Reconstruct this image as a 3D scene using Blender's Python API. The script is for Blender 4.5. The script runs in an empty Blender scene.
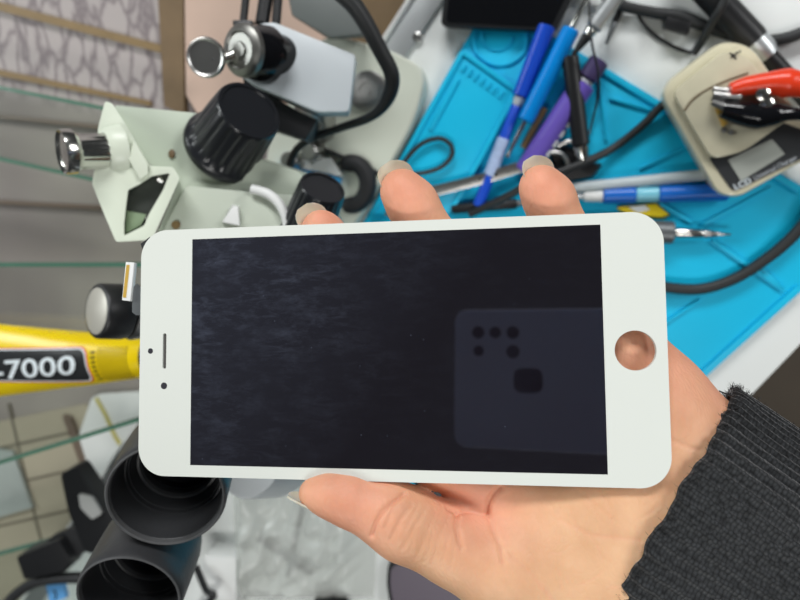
import bpy, bmesh, math, random
import numpy as np
from mathutils import Vector, Matrix, noise

random.seed(7)
rng = np.random.default_rng(7)
SC = bpy.context.scene
COL = SC.collection
F = 600.0                     # focal length in pixels of the 800x600 frame
H = 0.43                      # lens height over the workbench, metres

# ------------------------------------------------------------------ camera frame
CAM = Vector((0, 0, H))
zc = Vector((-160, -150, -600)).normalized()      # world up in (right, up, forward)
xc = (Vector((1, 0, 0)) - zc * zc.x).normalized()
yc = zc.cross(xc)
yc = -yc if yc.y < 0 else yc
# handedness: (right, up, forward) is left-handed, make world right-handed
def c2w(v):                    # (right, up, forward) -> world direction
    return Vector((xc.dot(v), yc.dot(v), zc.dot(v)))
RIGHT, UP, FWD = c2w(Vector((1, 0, 0))), c2w(Vector((0, 1, 0))), c2w(Vector((0, 0, 1)))
ZUP = Vector((0, 0, 1))

def ray(px, py):
    return RIGHT * ((px - 400) / F) + UP * ((300 - py) / F) + FWD
def W(px, py, d):
    return CAM + ray(px, py) * d
def G(px, py, z=0.0):
    r = ray(px, py)
    return CAM + r * ((z - H) / r.z)
def gd(px, py, z=0.0):
    r = ray(px, py)
    return (z - H) / r.z
# plane of the held panel: its normal meets the lens at pixel (490, 334)
PN = ray(490, 334).normalized()
D0 = 0.1795
def pdep(px, py, off=0.0):     # depth of the panel's front face (+off metres behind it)
    k = CAM + FWD * D0
    r = ray(px, py)
    d = (k - CAM).dot(PN) / r.dot(PN)
    return d + off
def P(px, py, off=0.0):
    return W(px, py, pdep(px, py, off))

# ------------------------------------------------------------------ materials
def lin(c):
    c = c / 255.0
    return c / 12.92 if c <= 0.04045 else ((c + 0.055) / 1.055) ** 2.4
def rgb(r, g, b):
    return (lin(r), lin(g), lin(b), 1.0)
def mat(name, col, rough=0.5, metal=0.0, var=0.0, vscale=40.0, bump=0.0, bscale=200.0, spec=0.5, trans=0.0,
        alpha=1.0, coat=0.0, ior=1.45, sss=0.0):
    m = bpy.data.materials.new(name); m.use_nodes = True
    nt = m.node_tree; b = nt.nodes['Principled BSDF']
    b.inputs['Base Color'].default_value = col
    b.inputs['Roughness'].default_value = rough
    b.inputs['Metallic'].default_value = metal
    b.inputs['IOR'].default_value = ior
    b.inputs['Specular IOR Level'].default_value = spec
    b.inputs['Transmission Weight'].default_value = trans
    b.inputs['Alpha'].default_value = alpha
    b.inputs['Coat Weight'].default_value = coat
    if sss:
        b.inputs['Subsurface Weight'].default_value = sss
        b.inputs['Subsurface Radius'].default_value = (0.004, 0.0015, 0.0008)
        b.inputs['Subsurface Scale'].default_value = 1.0
    tc = nt.nodes.new('ShaderNodeTexCoord')
    if var:
        n = nt.nodes.new('ShaderNodeTexNoise'); n.inputs['Scale'].default_value = vscale
        n.inputs['Detail'].default_value = 4
        nt.links.new(tc.outputs['Object'], n.inputs['Vector'])
        mx = nt.nodes.new('ShaderNodeMix'); mx.data_type = 'RGBA'
        mx.inputs[6].default_value = tuple(min(1, c * (1 - var)) for c in col[:3]) + (1,)
        mx.inputs[7].default_value = tuple(min(1, c * (1 + var)) for c in col[:3]) + (1,)
        nt.links.new(n.outputs['Fac'], mx.inputs[0])
        nt.links.new(mx.outputs[2], b.inputs['Base Color'])
    if bump:
        n2 = nt.nodes.new('ShaderNodeTexNoise'); n2.inputs['Scale'].default_value = bscale
        nt.links.new(tc.outputs['Object'], n2.inputs['Vector'])
        bp = nt.nodes.new('ShaderNodeBump'); bp.inputs['Strength'].default_value = bump
        bp.inputs['Distance'].default_value = 0.001
        nt.links.new(n2.outputs['Fac'], bp.inputs['Height'])
        nt.links.new(bp.outputs['Normal'], b.inputs['Normal'])
    return m

M = {}
M['bezel'] = mat('white_glass', rgb(219, 223, 216), 0.25, var=0.015, vscale=30)
M['black'] = mat('black_plastic', rgb(26, 27, 29), 0.42, var=0.15, vscale=60)
M['blackgloss'] = mat('black_gloss', rgb(16, 17, 20), 0.12)
M['blackmat'] = mat('black_rubber', rgb(32, 33, 35), 0.6, var=0.15, vscale=80)
M['eyecup'] = mat('eyecup_black', rgb(56, 57, 59), 0.42, var=0.12, vscale=60, bump=0.1, bscale=500)
M['cream'] = mat('cream_enamel', rgb(214, 222, 205), 0.35, var=0.03, vscale=20)
M['greyen'] = mat('grey_enamel', rgb(196, 204, 208), 0.4, var=0.03, vscale=20)
M['plate'] = mat('base_enamel', rgb(205, 210, 196), 0.4, var=0.04, vscale=15)
M['chrome'] = mat('chrome', rgb(205, 205, 200), 0.18, 1.0, var=0.05, vscale=60)
M['steel'] = mat('steel', rgb(170, 170, 168), 0.32, 1.0, var=0.1, vscale=60)
M['alu'] = mat('aluminium', rgb(200, 205, 206), 0.4, 0.8, var=0.06, vscale=40)
M['gold'] = mat('gold_contacts', rgb(226, 186, 90), 0.35, 0.4)
M['teal'] = mat('teal_silicone', rgb(0, 188, 230), 0.5, var=0.07, vscale=18, bump=0.05, bscale=300)
M['desk'] = mat('white_laminate', rgb(232, 236, 234), 0.35, var=0.04, vscale=12)
M['cable'] = mat('cable_rubber', rgb(40, 42, 43), 0.5, var=0.1, vscale=90)
M['bluepen'] = mat('blue_plastic', rgb(28, 78, 200), 0.3)
M['lightblue'] = mat('light_blue_plastic', rgb(0, 140, 228), 0.3)
M['purple'] = mat('purple_plastic', rgb(112, 92, 190), 0.32, var=0.06, vscale=50)
M['white'] = mat('white_plastic', rgb(228, 230, 228), 0.4, var=0.03)
M['yellow'] = mat('yellow_tube', rgb(236, 205, 10), 0.3, var=0.08, vscale=25, bump=0.25, bscale=60)
M['yellowp'] = mat('yellow_paper', rgb(236, 208, 20), 0.5, var=0.06)
M['label'] = mat('label_black', rgb(38, 40, 42), 0.4)
M['red'] = mat('red_vinyl', rgb(228, 62, 30), 0.28, var=0.06, vscale=60)
M['redline'] = mat('label_red', rgb(222, 80, 30), 0.4)
M['print'] = mat('print_white', rgb(226, 236, 240), 0.5)
M['clear'] = mat('clear_plastic', rgb(225, 228, 226), 0.15, alpha=0.5)
M['cream_clear'] = mat('aged_clear_plastic', rgb(218, 212, 184), 0.28, var=0.08, vscale=45, coat=0.5)
M['lcd'] = mat('lcd_grey', rgb(172, 176, 168), 0.3, var=0.05)
M['brown'] = mat('brown_wood', rgb(112, 92, 66), 0.6, var=0.2, vscale=60)
M['tan'] = mat('tan_strip', rgb(128, 106, 70), 0.55, var=0.2, vscale=60)
M['pink'] = mat('pink_board', rgb(196, 170, 154), 0.6, var=0.1, vscale=25)
M['darkfloor'] = mat('dark_floor', rgb(72, 64, 54), 0.7, var=0.2, vscale=8)
M['greygun'] = mat('gunmetal', rgb(110, 114, 116), 0.4, 0.5, var=0.08)
M['phoneback'] = mat('slate_phone_back', rgb(182, 196, 238), 0.5)
M['greyphone'] = mat('grey_violet_glass', rgb(104, 96, 106), 0.25)
M['lens'] = mat('dark_lens', rgb(10, 8, 16), 0.05, coat=1.0)
M['amber'] = mat('amber_glint', rgb(190, 80, 40), 0.3)
M['silverprint'] = mat('silver_print', rgb(200, 205, 210), 0.4)
M['cyanblue'] = mat('sky_blue_card', rgb(60, 160, 220), 0.4)
M['nail'] = mat('fingernail', rgb(226, 218, 198), 0.25, coat=0.3, alpha=0.82, sss=0.2)
M['greycard'] = mat('grey_card', rgb(168, 176, 172), 0.5, var=0.15, vscale=22)

def glass_mat(name, col, fac):
    m = bpy.data.materials.new(name); m.use_nodes = True
    nt = m.node_tree; nt.nodes.clear()
    out = nt.nodes.new('ShaderNodeOutputMaterial')
    tr = nt.nodes.new('ShaderNodeBsdfTransparent'); tr.inputs[0].default_value = col
    gl = nt.nodes.new('ShaderNodeBsdfGlossy'); gl.inputs['Roughness'].default_value = 0.05
    mx = nt.nodes.new('ShaderNodeMixShader'); mx.inputs[0].default_value = fac
    nt.links.new(tr.outputs[0], mx.inputs[1]); nt.links.new(gl.outputs[0], mx.inputs[2])
    nt.links.new(mx.outputs[0], out.inputs[0])
    return m
M['glass'] = glass_mat('shelf_glass', (0.93, 0.95, 0.94, 1), 0.06)
M['glassedge'] = mat('green_glass_edge', rgb(74, 116, 98), 0.2, var=0.1)
M['glassbrown'] = mat('brown_glass_edge', rgb(118, 104, 92), 0.3, var=0.1)

def bag_mat():
    m = bpy.data.materials.new('clear_bag'); m.use_nodes = True
    nt = m.node_tree; nt.nodes.clear()
    out = nt.nodes.new('ShaderNodeOutputMaterial')
    tr = nt.nodes.new('ShaderNodeBsdfTransparent'); tr.inputs[0].default_value = (0.93, 0.94, 0.93, 1)
    b = nt.nodes.new('ShaderNodeBsdfPrincipled'); b.inputs['Base Color'].default_value = rgb(228, 231, 226)
    b.inputs['Roughness'].default_value = 0.25
    mx = nt.nodes.new('ShaderNodeMixShader'); mx.inputs[0].default_value = 0.5
    nt.links.new(tr.outputs[0], mx.inputs[1]); nt.links.new(b.outputs[0], mx.inputs[2]); nt.links.new(mx.outputs[0], out.inputs[0])
    return m
M['bag'] = bag_mat()

ST0 = None
def stone_mat():
    m = mat('grey_stone_tile', rgb(148, 142, 138), 0.55)
    nt = m.node_tree; b = nt.nodes['Principled BSDF']
    tc = nt.nodes.new('ShaderNodeTexCoord')
    mp = nt.nodes.new('ShaderNodeMapping'); mp.inputs['Scale'].default_value = (62, 26, 40)
    mp.inputs['Rotation'].default_value = (0, 0, 0.15)
    nt.links.new(tc.outputs['Object'], mp.inputs['Vector'])
    nz = nt.nodes.new('ShaderNodeTexNoise'); nz.inputs['Scale'].default_value = 2.2
    nt.links.new(mp.outputs[0], nz.inputs['Vector'])
    add = nt.nodes.new('ShaderNodeVectorMath'); add.operation = 'ADD'
    sc = nt.nodes.new('ShaderNodeVectorMath'); sc.operation = 'SCALE'; sc.inputs['Scale'].default_value = 0.5
    nt.links.new(nz.outputs['Color'], sc.inputs[0]); nt.links.new(mp.outputs[0], add.inputs[0]); nt.links.new(sc.outputs[0], add.inputs[1])
    vo = nt.nodes.new('ShaderNodeTexVoronoi'); vo.feature = 'DISTANCE_TO_EDGE'; vo.inputs['Scale'].default_value = 1.0
    nt.links.new(add.outputs[0], vo.inputs['Vector'])
    cr = nt.nodes.new('ShaderNodeValToRGB')
    cr.color_ramp.elements[0].position = 0.0; cr.color_ramp.elements[0].color = rgb(116, 106, 108)
    cr.color_ramp.elements[1].position = 0.13; cr.color_ramp.elements[1].color = rgb(166, 158, 156)
    nt.links.new(vo.outputs['Distance'], cr.inputs[0])
    n2 = nt.nodes.new('ShaderNodeTexNoise'); n2.inputs['Scale'].default_value = 6
    nt.links.new(tc.outputs['Object'], n2.inputs['Vector'])
    c2 = nt.nodes.new('ShaderNodeValToRGB')
    c2.color_ramp.elements[0].position = 0.35; c2.color_ramp.elements[0].color = rgb(122, 112, 112)
    c2.color_ramp.elements[1].position = 0.65; c2.color_ramp.elements[1].color = rgb(158, 152, 144)
    nt.links.new(n2.outputs['Fac'], c2.inputs[0])
    # the crackle pattern belongs to the far tiles (object y), the near ones are plain
    sp = nt.nodes.new('ShaderNodeSeparateXYZ'); nt.links.new(tc.outputs['Object'], sp.inputs[0])
    mr = nt.nodes.new('ShaderNodeMapRange'); dt = nt.nodes.new('ShaderNodeVectorMath'); dt.operation = 'DOT_PRODUCT'
    ge_ = nt.nodes.new('ShaderNodeNewGeometry')
    p1, p2 = G(60, 112, -.03), G(60, 88, -.03); ud = (p2 - p1).normalized()
    dt.inputs[1].default_value = ud; nt.links.new(ge_.outputs['Position'], dt.inputs[0])
    mr.inputs['From Min'].default_value = p1.dot(ud); mr.inputs['From Max'].default_value = p2.dot(ud)
    nt.links.new(dt.outputs['Value'], mr.inputs['Value'])
    mx = nt.nodes.new('ShaderNodeMix'); mx.data_type = 'RGBA'
    nt.links.new(mr.outputs[0], mx.inputs[0]); nt.links.new(c2.outputs[0], mx.inputs[6]); nt.links.new(cr.outputs[0], mx.inputs[7])
    nt.links.new(mx.outputs[2], b.inputs['Base Color'])
    return m
M['stone'] = stone_mat()

def screen_mat():
    m = mat('black_screen_glass', rgb(20, 19, 25), 0.03, ior=2.2)
    nt = m.node_tree; b = nt.nodes['Principled BSDF']
    tc = nt.nodes.new('ShaderNodeTexCoord')
    mp = nt.nodes.new('ShaderNodeMapping'); mp.inputs['Scale'].default_value = (80, 200, 120); mp.inputs['Rotation'].default_value = (0, 0, -0.25)
    nt.links.new(tc.outputs['Object'], mp.inputs['Vector'])
    n = nt.nodes.new('ShaderNodeTexNoise'); n.inputs['Scale'].default_value = 1.0; n.inputs['Detail'].default_value = 9; n.inputs['Roughness'].default_value = 0.7
    nt.links.new(mp.outputs[0], n.inputs['Vector'])
    n3 = nt.nodes.new('ShaderNodeTexNoise'); n3.inputs['Scale'].default_value = 38; n3.inputs['Detail'].default_value = 5; n3.inputs['Roughness'].default_value = .7
    nt.links.new(tc.outputs['Object'], n3.inputs['Vector'])
    cr = nt.nodes.new('ShaderNodeValToRGB'); cr.color_ramp.elements[0].position = 0.48; cr.color_ramp.elements[1].position = 0.78
    nt.links.new(n.outputs['Fac'], cr.inputs[0])
    cr3 = nt.nodes.new('ShaderNodeValToRGB'); cr3.color_ramp.elements[0].position = 0.35; cr3.color_ramp.elements[1].position = 0.7
    nt.links.new(n3.outputs['Fac'], cr3.inputs[0])
    mp2 = nt.nodes.new('ShaderNodeMapping'); mp2.inputs['Scale'].default_value = (110, 420, 150); mp2.inputs['Rotation'].default_value = (0, 0, 0.75)
    nt.links.new(tc.outputs['Object'], mp2.inputs['Vector'])
    nb = nt.nodes.new('ShaderNodeTexNoise'); nb.inputs['Scale'].default_value = 1.0; nb.inputs['Detail'].default_value = 7; nb.inputs['Roughness'].default_value = .7; nb.inputs['Distortion'].default_value = .6
    nt.links.new(mp2.outputs[0], nb.inputs['Vector'])
    crb = nt.nodes.new('ShaderNodeValToRGB'); crb.color_ramp.elements[0].position = 0.5; crb.color_ramp.elements[1].position = 0.82
    nt.links.new(nb.outputs['Fac'], crb.inputs[0])
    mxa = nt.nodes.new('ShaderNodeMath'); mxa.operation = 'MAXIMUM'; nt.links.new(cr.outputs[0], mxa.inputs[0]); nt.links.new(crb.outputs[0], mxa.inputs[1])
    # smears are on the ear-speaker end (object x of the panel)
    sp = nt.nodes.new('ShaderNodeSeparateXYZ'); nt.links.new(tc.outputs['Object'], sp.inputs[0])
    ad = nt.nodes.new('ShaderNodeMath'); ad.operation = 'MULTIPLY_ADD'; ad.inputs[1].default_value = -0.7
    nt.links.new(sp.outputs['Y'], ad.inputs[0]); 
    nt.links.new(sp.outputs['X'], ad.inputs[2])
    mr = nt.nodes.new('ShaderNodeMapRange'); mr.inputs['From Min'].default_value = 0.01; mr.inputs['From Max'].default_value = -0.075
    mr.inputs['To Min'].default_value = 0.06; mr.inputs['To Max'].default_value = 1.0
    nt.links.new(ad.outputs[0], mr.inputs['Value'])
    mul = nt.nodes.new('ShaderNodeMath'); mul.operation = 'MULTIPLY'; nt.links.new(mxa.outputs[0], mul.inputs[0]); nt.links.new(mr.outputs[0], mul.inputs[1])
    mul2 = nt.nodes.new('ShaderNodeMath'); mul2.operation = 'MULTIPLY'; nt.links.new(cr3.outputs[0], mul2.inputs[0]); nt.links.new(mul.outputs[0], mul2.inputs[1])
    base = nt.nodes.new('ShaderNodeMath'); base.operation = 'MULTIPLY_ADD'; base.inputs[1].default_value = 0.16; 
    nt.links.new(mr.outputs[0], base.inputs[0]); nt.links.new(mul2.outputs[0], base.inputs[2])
    # dust specks
    vo = nt.nodes.new('ShaderNodeTexVoronoi'); vo.inputs['Scale'].default_value = 260
    nt.links.new(tc.outputs['Object'], vo.inputs['Vector'])
    c4 = nt.nodes.new('ShaderNodeValToRGB'); c4.color_ramp.elements[0].position = 0.03; c4.color_ramp.elements[0].color = (0.5, .5, .5, 1)
    c4.color_ramp.elements[1].position = 0.07; c4.color_ramp.elements[1].color = (0, 0, 0, 1)
    nt.links.new(vo.outputs['Distance'], c4.inputs[0])
    vs = nt.nodes.new('ShaderNodeSeparateXYZ'); nt.links.new(vo.outputs['Color'], vs.inputs[0])
    gt = nt.nodes.new('ShaderNodeMath'); gt.operation = 'GREATER_THAN'; gt.inputs[1].default_value = 0.82; nt.links.new(vs.outputs[0], gt.inputs[0])
    m3 = nt.nodes.new('ShaderNodeMath'); m3.operation = 'MULTIPLY'; nt.links.new(c4.outputs[0], m3.inputs[0]); nt.links.new(gt.outputs[0], m3.inputs[1])
    sm = nt.nodes.new('ShaderNodeMath'); sm.operation = 'ADD'; sm.use_clamp = True
    nt.links.new(base.outputs[0], sm.inputs[0]); nt.links.new(m3.outputs[0], sm.inputs[1])
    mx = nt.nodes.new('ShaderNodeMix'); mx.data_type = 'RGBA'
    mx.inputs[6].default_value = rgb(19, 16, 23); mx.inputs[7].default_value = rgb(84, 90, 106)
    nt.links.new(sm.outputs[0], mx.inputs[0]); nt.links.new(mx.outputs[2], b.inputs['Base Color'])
    return m
M['screen'] = screen_mat()

def skin_mat():
    m = mat('skin', rgb(222, 172, 130), 0.55, sss=0.25, spec=.4)
    nt = m.node_tree; b = nt.nodes['Principled BSDF']
    tc = nt.nodes.new('ShaderNodeTexCoord')
    at = nt.nodes.new('ShaderNodeAttribute'); at.attribute_name = 'flush'
    n = nt.nodes.new('ShaderNodeTexNoise'); n.inputs['Scale'].default_value = 90; n.inputs['Detail'].default_value = 5
    nt.links.new(tc.outputs['Object'], n.inputs['Vector'])
    mx = nt.nodes.new('ShaderNodeMix'); mx.data_type = 'RGBA'
    mx.inputs[6].default_value = rgb(229, 185, 146); mx.inputs[7].default_value = rgb(234, 166, 138)
    nt.links.new(at.outputs['Fac'], mx.inputs[0])
    m2 = nt.nodes.new('ShaderNodeMix'); m2.data_type = 'RGBA'; m2.blend_type = 'MULTIPLY'; m2.inputs[0].default_value = 1.0
    cr = nt.nodes.new('ShaderNodeValToRGB')
    cr.color_ramp.elements[0].position = 0.3; cr.color_ramp.elements[0].color = (0.86, 0.80, 0.76, 1)
    cr.color_ramp.elements[1].position = 0.7; cr.color_ramp.elements[1].color = (1, 1, 1, 1)
    nt.links.new(n.outputs['Fac'], cr.inputs[0])
    nt.links.new(mx.outputs[2], m2.inputs[6]); nt.links.new(cr.outputs[0], m2.inputs[7])
    nt.links.new(m2.outputs[2], b.inputs['Base Color'])
    # fine criss-cross skin lines
    n4 = nt.nodes.new('ShaderNodeTexNoise'); n4.inputs['Scale'].default_value = 60
    nt.links.new(tc.outputs['Object'], n4.inputs['Vector'])
    s4 = nt.nodes.new('ShaderNodeVectorMath'); s4.operation = 'MULTIPLY_ADD'; s4.inputs[1].default_value = (.01, .01, .01)
    nt.links.new(n4.outputs['Color'], s4.inputs[0]); nt.links.new(tc.outputs['Object'], s4.inputs[2])
    mp = nt.nodes.new('ShaderNodeMapping'); mp.inputs['Rotation'].default_value = (0, 0, .6); mp.inputs['Scale'].default_value = (1, .45, 1)
    nt.links.new(s4.outputs[0], mp.inputs['Vector'])
    vo = nt.nodes.new('ShaderNodeTexVoronoi'); vo.feature = 'DISTANCE_TO_EDGE'; vo.inputs['Scale'].default_value = 620
    nt.links.new(mp.outputs[0], vo.inputs['Vector'])
    bp = nt.nodes.new('ShaderNodeBump'); bp.inputs['Strength'].default_value = 0.30; bp.inputs['Distance'].default_value = 0.0005
    nt.links.new(vo.outputs['Distance'], bp.inputs['Height']); nt.links.new(bp.outputs['Normal'], b.inputs['Normal'])
    return m
M['skin'] = skin_mat()

def knit_mat():
    m = mat('charcoal_knit', rgb(40, 41, 42), 0.95, spec=0.1)
    nt = m.node_tree; b = nt.nodes['Principled BSDF']
    b.inputs['Sheen Weight'].default_value = 0.35; b.inputs['Sheen Roughness'].default_value = 0.5
    uv = nt.nodes.new('ShaderNodeUVMap')
    mp = nt.nodes.new('ShaderNodeMapping'); mp.inputs['Scale'].default_value = (1, 1, 1)
    nt.links.new(uv.outputs[0], mp.inputs['Vector'])
    vo = nt.nodes.new('ShaderNodeTexVoronoi'); vo.inputs['Scale'].default_value = 1.0; vo.inputs['Randomness'].default_value = 0.45
    nt.links.new(mp.outputs[0], vo.inputs['Vector'])
    cr = nt.nodes.new('ShaderNodeValToRGB')
    cr.color_ramp.elements[0].position = 0.1; cr.color_ramp.elements[0].color = rgb(58, 60, 62)
    cr.color_ramp.elements[1].position = 0.7; cr.color_ramp.elements[1].color = rgb(24, 25, 26)
    nt.links.new(vo.outputs['Distance'], cr.inputs[0]); nt.links.new(cr.outputs[0], b.inputs['Base Color'])
    inv = nt.nodes.new('ShaderNodeMath'); inv.operation = 'SUBTRACT'; inv.inputs[0].default_value = 1.0; nt.links.new(vo.outputs['Distance'], inv.inputs[1])
    bp = nt.nodes.new('ShaderNodeBump'); bp.inputs['Strength'].default_value = 0.8; bp.inputs['Distance'].default_value = 0.0007
    nt.links.new(inv.outputs[0], bp.inputs['Height']); nt.links.new(bp.outputs['Normal'], b.inputs['Normal'])
    return m
M['knit'] = knit_mat()
M['fuzz'] = mat('charcoal_fuzz', rgb(62, 63, 64), 0.9, spec=0.1)

# ------------------------------------------------------------------ mesh helpers
class MB:
    def __init__(s): s.v = []; s.f = []
    def add(s, vs, fs):
        o = len(s.v); s.v += [Vector(x) for x in vs]; s.f += [tuple(i + o for i in f) for f in fs]
        return s
    def prism(s, bot, top):            # two equal loops -> closed solid
        n = len(bot)
        s.add(list(bot) + list(top), [tuple(range(n))[::-1], tuple(range(n, 2 * n))] +
              [(i, (i + 1) % n, n + (i + 1) % n, n + i) for i in range(n)])
        return s
    def lathe(s, prof, o, ax, seg=40, ref=None, flute=None, sx=1.0, closed=True):
        # prof: (distance along axis, radius)
        ax = ax.normalized()
        e1 = (ref if ref is not None else (ZUP if abs(ax.z) < .9 else Vector((1, 0, 0))))
        e1 = (e1 - ax * e1.dot(ax)).normalized(); e2 = ax.cross(e1)
        vs = []; fs = []
        for (h, r) in prof:
            for k in range(seg):
                a = 2 * math.pi * k / seg
                rr = r
                if flute and flute[2] <= h <= flute[3]:
                    rr = r - flute[1] * (0.5 + 0.5 * math.cos(flute[0] * a)) ** 4
                vs.append(o + ax * h + e1 * (rr * math.cos(a) * sx) + e2 * (rr * math.sin(a)))
        for i in range(len(prof) - 1):
            for k in range(seg):
                k2 = (k + 1) % seg
                fs.append((i * seg + k, i * seg + k2, (i + 1) * seg + k2, (i + 1) * seg + k))
        if closed:
            if prof[0][1] > 1e-6: fs.append(tuple(range(seg))[::-1])
            if prof[-1][1] > 1e-6: fs.append(tuple(range((len(prof) - 1) * seg, len(prof) * seg)))
        s.add(vs, fs); return s
    def tube(s, pts, r, seg=12, smooth=4):
        pts = [Vector(p) for p in pts]
        rs = r if isinstance(r, (list, tuple)) else [r] * len(pts)
        if smooth and len(pts) > 2:
            q = []; qr = []
            for i in range(len(pts) - 1):
                p0, p1, p2, p3 = pts[max(i - 1, 0)], pts[i], pts[i + 1], pts[min(i + 2, len(pts) - 1)]
                for k in range(smooth):
                    t = k / smooth
                    q.append(0.5 * ((2 * p1) + (p2 - p0) * t + (2 * p0 - 5 * p1 + 4 * p2 - p3) * t * t + (3 * p1 - p0 - 3 * p2 + p3) * t ** 3))
                    qr.append(rs[i] * (1 - t) + rs[i + 1] * t)
            q.append(pts[-1]); qr.append(rs[-1]); pts, rs = q, qr
        vs = []; fs = []
        e1 = None
        for i, p in enumerate(pts):
            d = (pts[min(i + 1, len(pts) - 1)] - pts[max(i - 1, 0)]).normalized()
            if e1 is None: e1 = d.orthogonal().normalized()
            e1 = (e1 - d * e1.dot(d)).normalized(); e2 = d.cross(e1)
            for k in range(seg):
                a = 2 * math.pi * k / seg
                vs.append(p + (e1 * math.cos(a) + e2 * math.sin(a)) * rs[i])
        for i in range(len(pts) - 1):
            for k in range(seg):
                k2 = (k + 1) % seg
                fs.append((i * seg + k, i * seg + k2, (i + 1) * seg + k2, (i + 1) * seg + k))
        fs.append(tuple(range(seg))[::-1]); fs.append(tuple(range((len(pts) - 1) * seg, len(pts) * seg)))
        s.add(vs, fs); return s
    def box(s, c, hx, hy, hz):         # centre and three half-axis vectors
        b = [c - hx - hy - hz, c + hx - hy - hz, c + hx + hy - hz, c - hx + hy - hz]
        return s.prism(b, [p + hz * 2 for p in b])

def mesh_obj(name, mb, material, bevel=0.0, bseg=2, smooth=True, angle=35, origin=Vector((0, 0, 0))):
    bm = bmesh.new()
    vs = [bm.verts.new(v - origin) for v in mb.v]
    bm.verts.ensure_lookup_table()
    for f in mb.f:
        try: bm.faces.new([vs[i] for i in f])
        except ValueError: pass
    bmesh.ops.recalc_face_normals(bm, faces=bm.faces)
    if bevel:
        es = [e for e in bm.edges if len(e.link_faces) == 2 and e.calc_face_angle(0) > math.radians(30)]
        if es: bmesh.ops.bevel(bm, geom=es, offset=bevel, segments=bseg, affect='EDGES', profile=0.6, clamp_overlap=True)
    for f in bm.faces: f.smooth = smooth
    if smooth:
        for e in bm.edges:
            if len(e.link_faces) == 2 and e.calc_face_angle(0) > math.radians(angle): e.smooth = False
    me = bpy.data.meshes.new(name); bm.to_mesh(me); bm.free()
    me.materials.append(material)
    o = bpy.data.objects.new(name, me); COL.objects.link(o)
    return o

def settags(o, label, cat, group=None):
    o['label'] = label; o['category'] = cat
    if group: o['group'] = group
class Thing:
    """an Empty at the thing's base that parents its parts"""
    def __init__(s, name, label, cat, loc, group=None):
        s.o = bpy.data.objects.new(name, None); s.o.empty_display_size = 0.01
        COL.objects.link(s.o); s.o.location = loc; s.loc = Vector(loc)
        settags(s.o, label, cat, group)
    def part(s, name, mb, material, parent=None, label=None, **kw):
        o = mesh_obj(name, mb, material, origin=s.loc, **kw)
        o.parent = parent or s.o
        if label: o['label'] = label
        return o
def single(name, mb, material, label, cat, group=None, **kw):
    lo = Vector((min(v.x for v in mb.v), min(v.y for v in mb.v), min(v.z for v in mb.v)))
    hi = Vector((max(v.x for v in mb.v), max(v.y for v in mb.v), max(v.z for v in mb.v)))
    org = Vector(((lo.x + hi.x) / 2, (lo.y + hi.y) / 2, lo.z))
    o = mesh_obj(name, mb, material, origin=org, **kw); o.location = org
    if cat: settags(o, label, cat, group)
    return o
def struct(name, mb, material, **kw):
    o = single(name, mb, material, None, None, **kw); o['kind'] = 'structure'
    return o

def gpoly(px, z0, z1):                 # a slab standing on z0, outline traced on its own top plane z1
    top = [G(x, y, z1) for x, y in px]
    return MB().prism([Vector((p.x, p.y, z0)) for p in top], top)
def rounded(px, r, n=5):               # rounded polygon in 2D
    out = []; N = len(px)
    for i in range(N):
        p0, p1, p2 = Vector(px[i - 1]), Vector(px[i]), Vector(px[(i + 1) % N])
        rr = r[i] if isinstance(r, (list, tuple)) else r
        a, b = (p0 - p1), (p2 - p1)
        rr_ = min(rr, a.length * .48, b.length * .48)
        a, b = p1 + a.normalized() * rr_, p1 + b.normalized() * rr_
        if rr <= 0: out.append((p1.x, p1.y)); continue
        for k in range(n + 1):
            t = k / n
            q = a * (1 - t) ** 2 + p1 * 2 * t * (1 - t) + b * t * t
            out.append((q.x, q.y))
    return out
def plen(px, d): return px * d / F

def text_bm(txt, size, fn, thick=0.0, shear=0.0, bold=0.0):
    """flat lettering mesh; fn(x, y) -> world point; returns an MB, width"""
    cu = bpy.data.curves.new('lettering', 'FONT'); cu.body = txt; cu.size = size; cu.shear = shear; cu.offset = bold
    cu.resolution_u = 3
    to = bpy.data.objects.new('lettering', cu); COL.objects.link(to)
    dg = bpy.context.evaluated_depsgraph_get()
    me = bpy.data.meshes.new_from_object(to.evaluated_get(dg))
    vs = [v.co.copy() for v in me.vertices]; fs = [tuple(p.vertices) for p in me.polygons]
    bpy.data.objects.remove(to); bpy.data.curves.remove(cu); bpy.data.meshes.remove(me)
    mb = MB(); mb.add([fn(v.x, v.y) for v in vs], fs)
    return mb, vs

# ================================================================== SETTING
# workbench: white laminate top, aluminium trim along its left edge
T = Thing('workbench', 'white laminate workbench top under the teal mat and tools', 'workbench', G(560, 150, -0.03))
desk_px = [(452, -12), (40, 606), (-60, 756), (330, 900), (560, 690), (747, 400), (800, 345), (1010, 130), (900, -260), (560, -175)]
top = [G(x, y, 0) for x, y in [(452, -12), (40, 606), (10, 651), (420, 760), (560, 610), (747, 400), (800, 345), (1010, 130), (900, -200), (560, -175)]]
T.part('tabletop', MB().prism([Vector((p.x, p.y, -0.03)) for p in top], top), M['desk'], bevel=0.001)
strip = [(448, -12), (405, -12), (330, 96), (35, 538), (20, 606), (40, 608), (340, 158), (388, 86), (408, 52)]
st = [(430, -20), (448, -20), (392, 80), (372, 80)]
a0, a1 = G(452, -12, 0.001), G(20, 636, 0.001)
b0 = G(416, -12, 0.001); wdt = (b0 - a0)
dirn = (a1 - a0).normalized(); side = Vector((-dirn.y, dirn.x, 0)); side = side if side.dot(wdt) > 0 else -side
wv = side * abs(wdt.dot(side))
tl = [a0, a1, a1 + wv, a0 + wv]
tr = MB().prism([p - ZUP * 0.03 for p in tl], [p + ZUP * 0.002 for p in tl])
T.part('edge_trim', tr, M['alu'], bevel=0.001)
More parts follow.
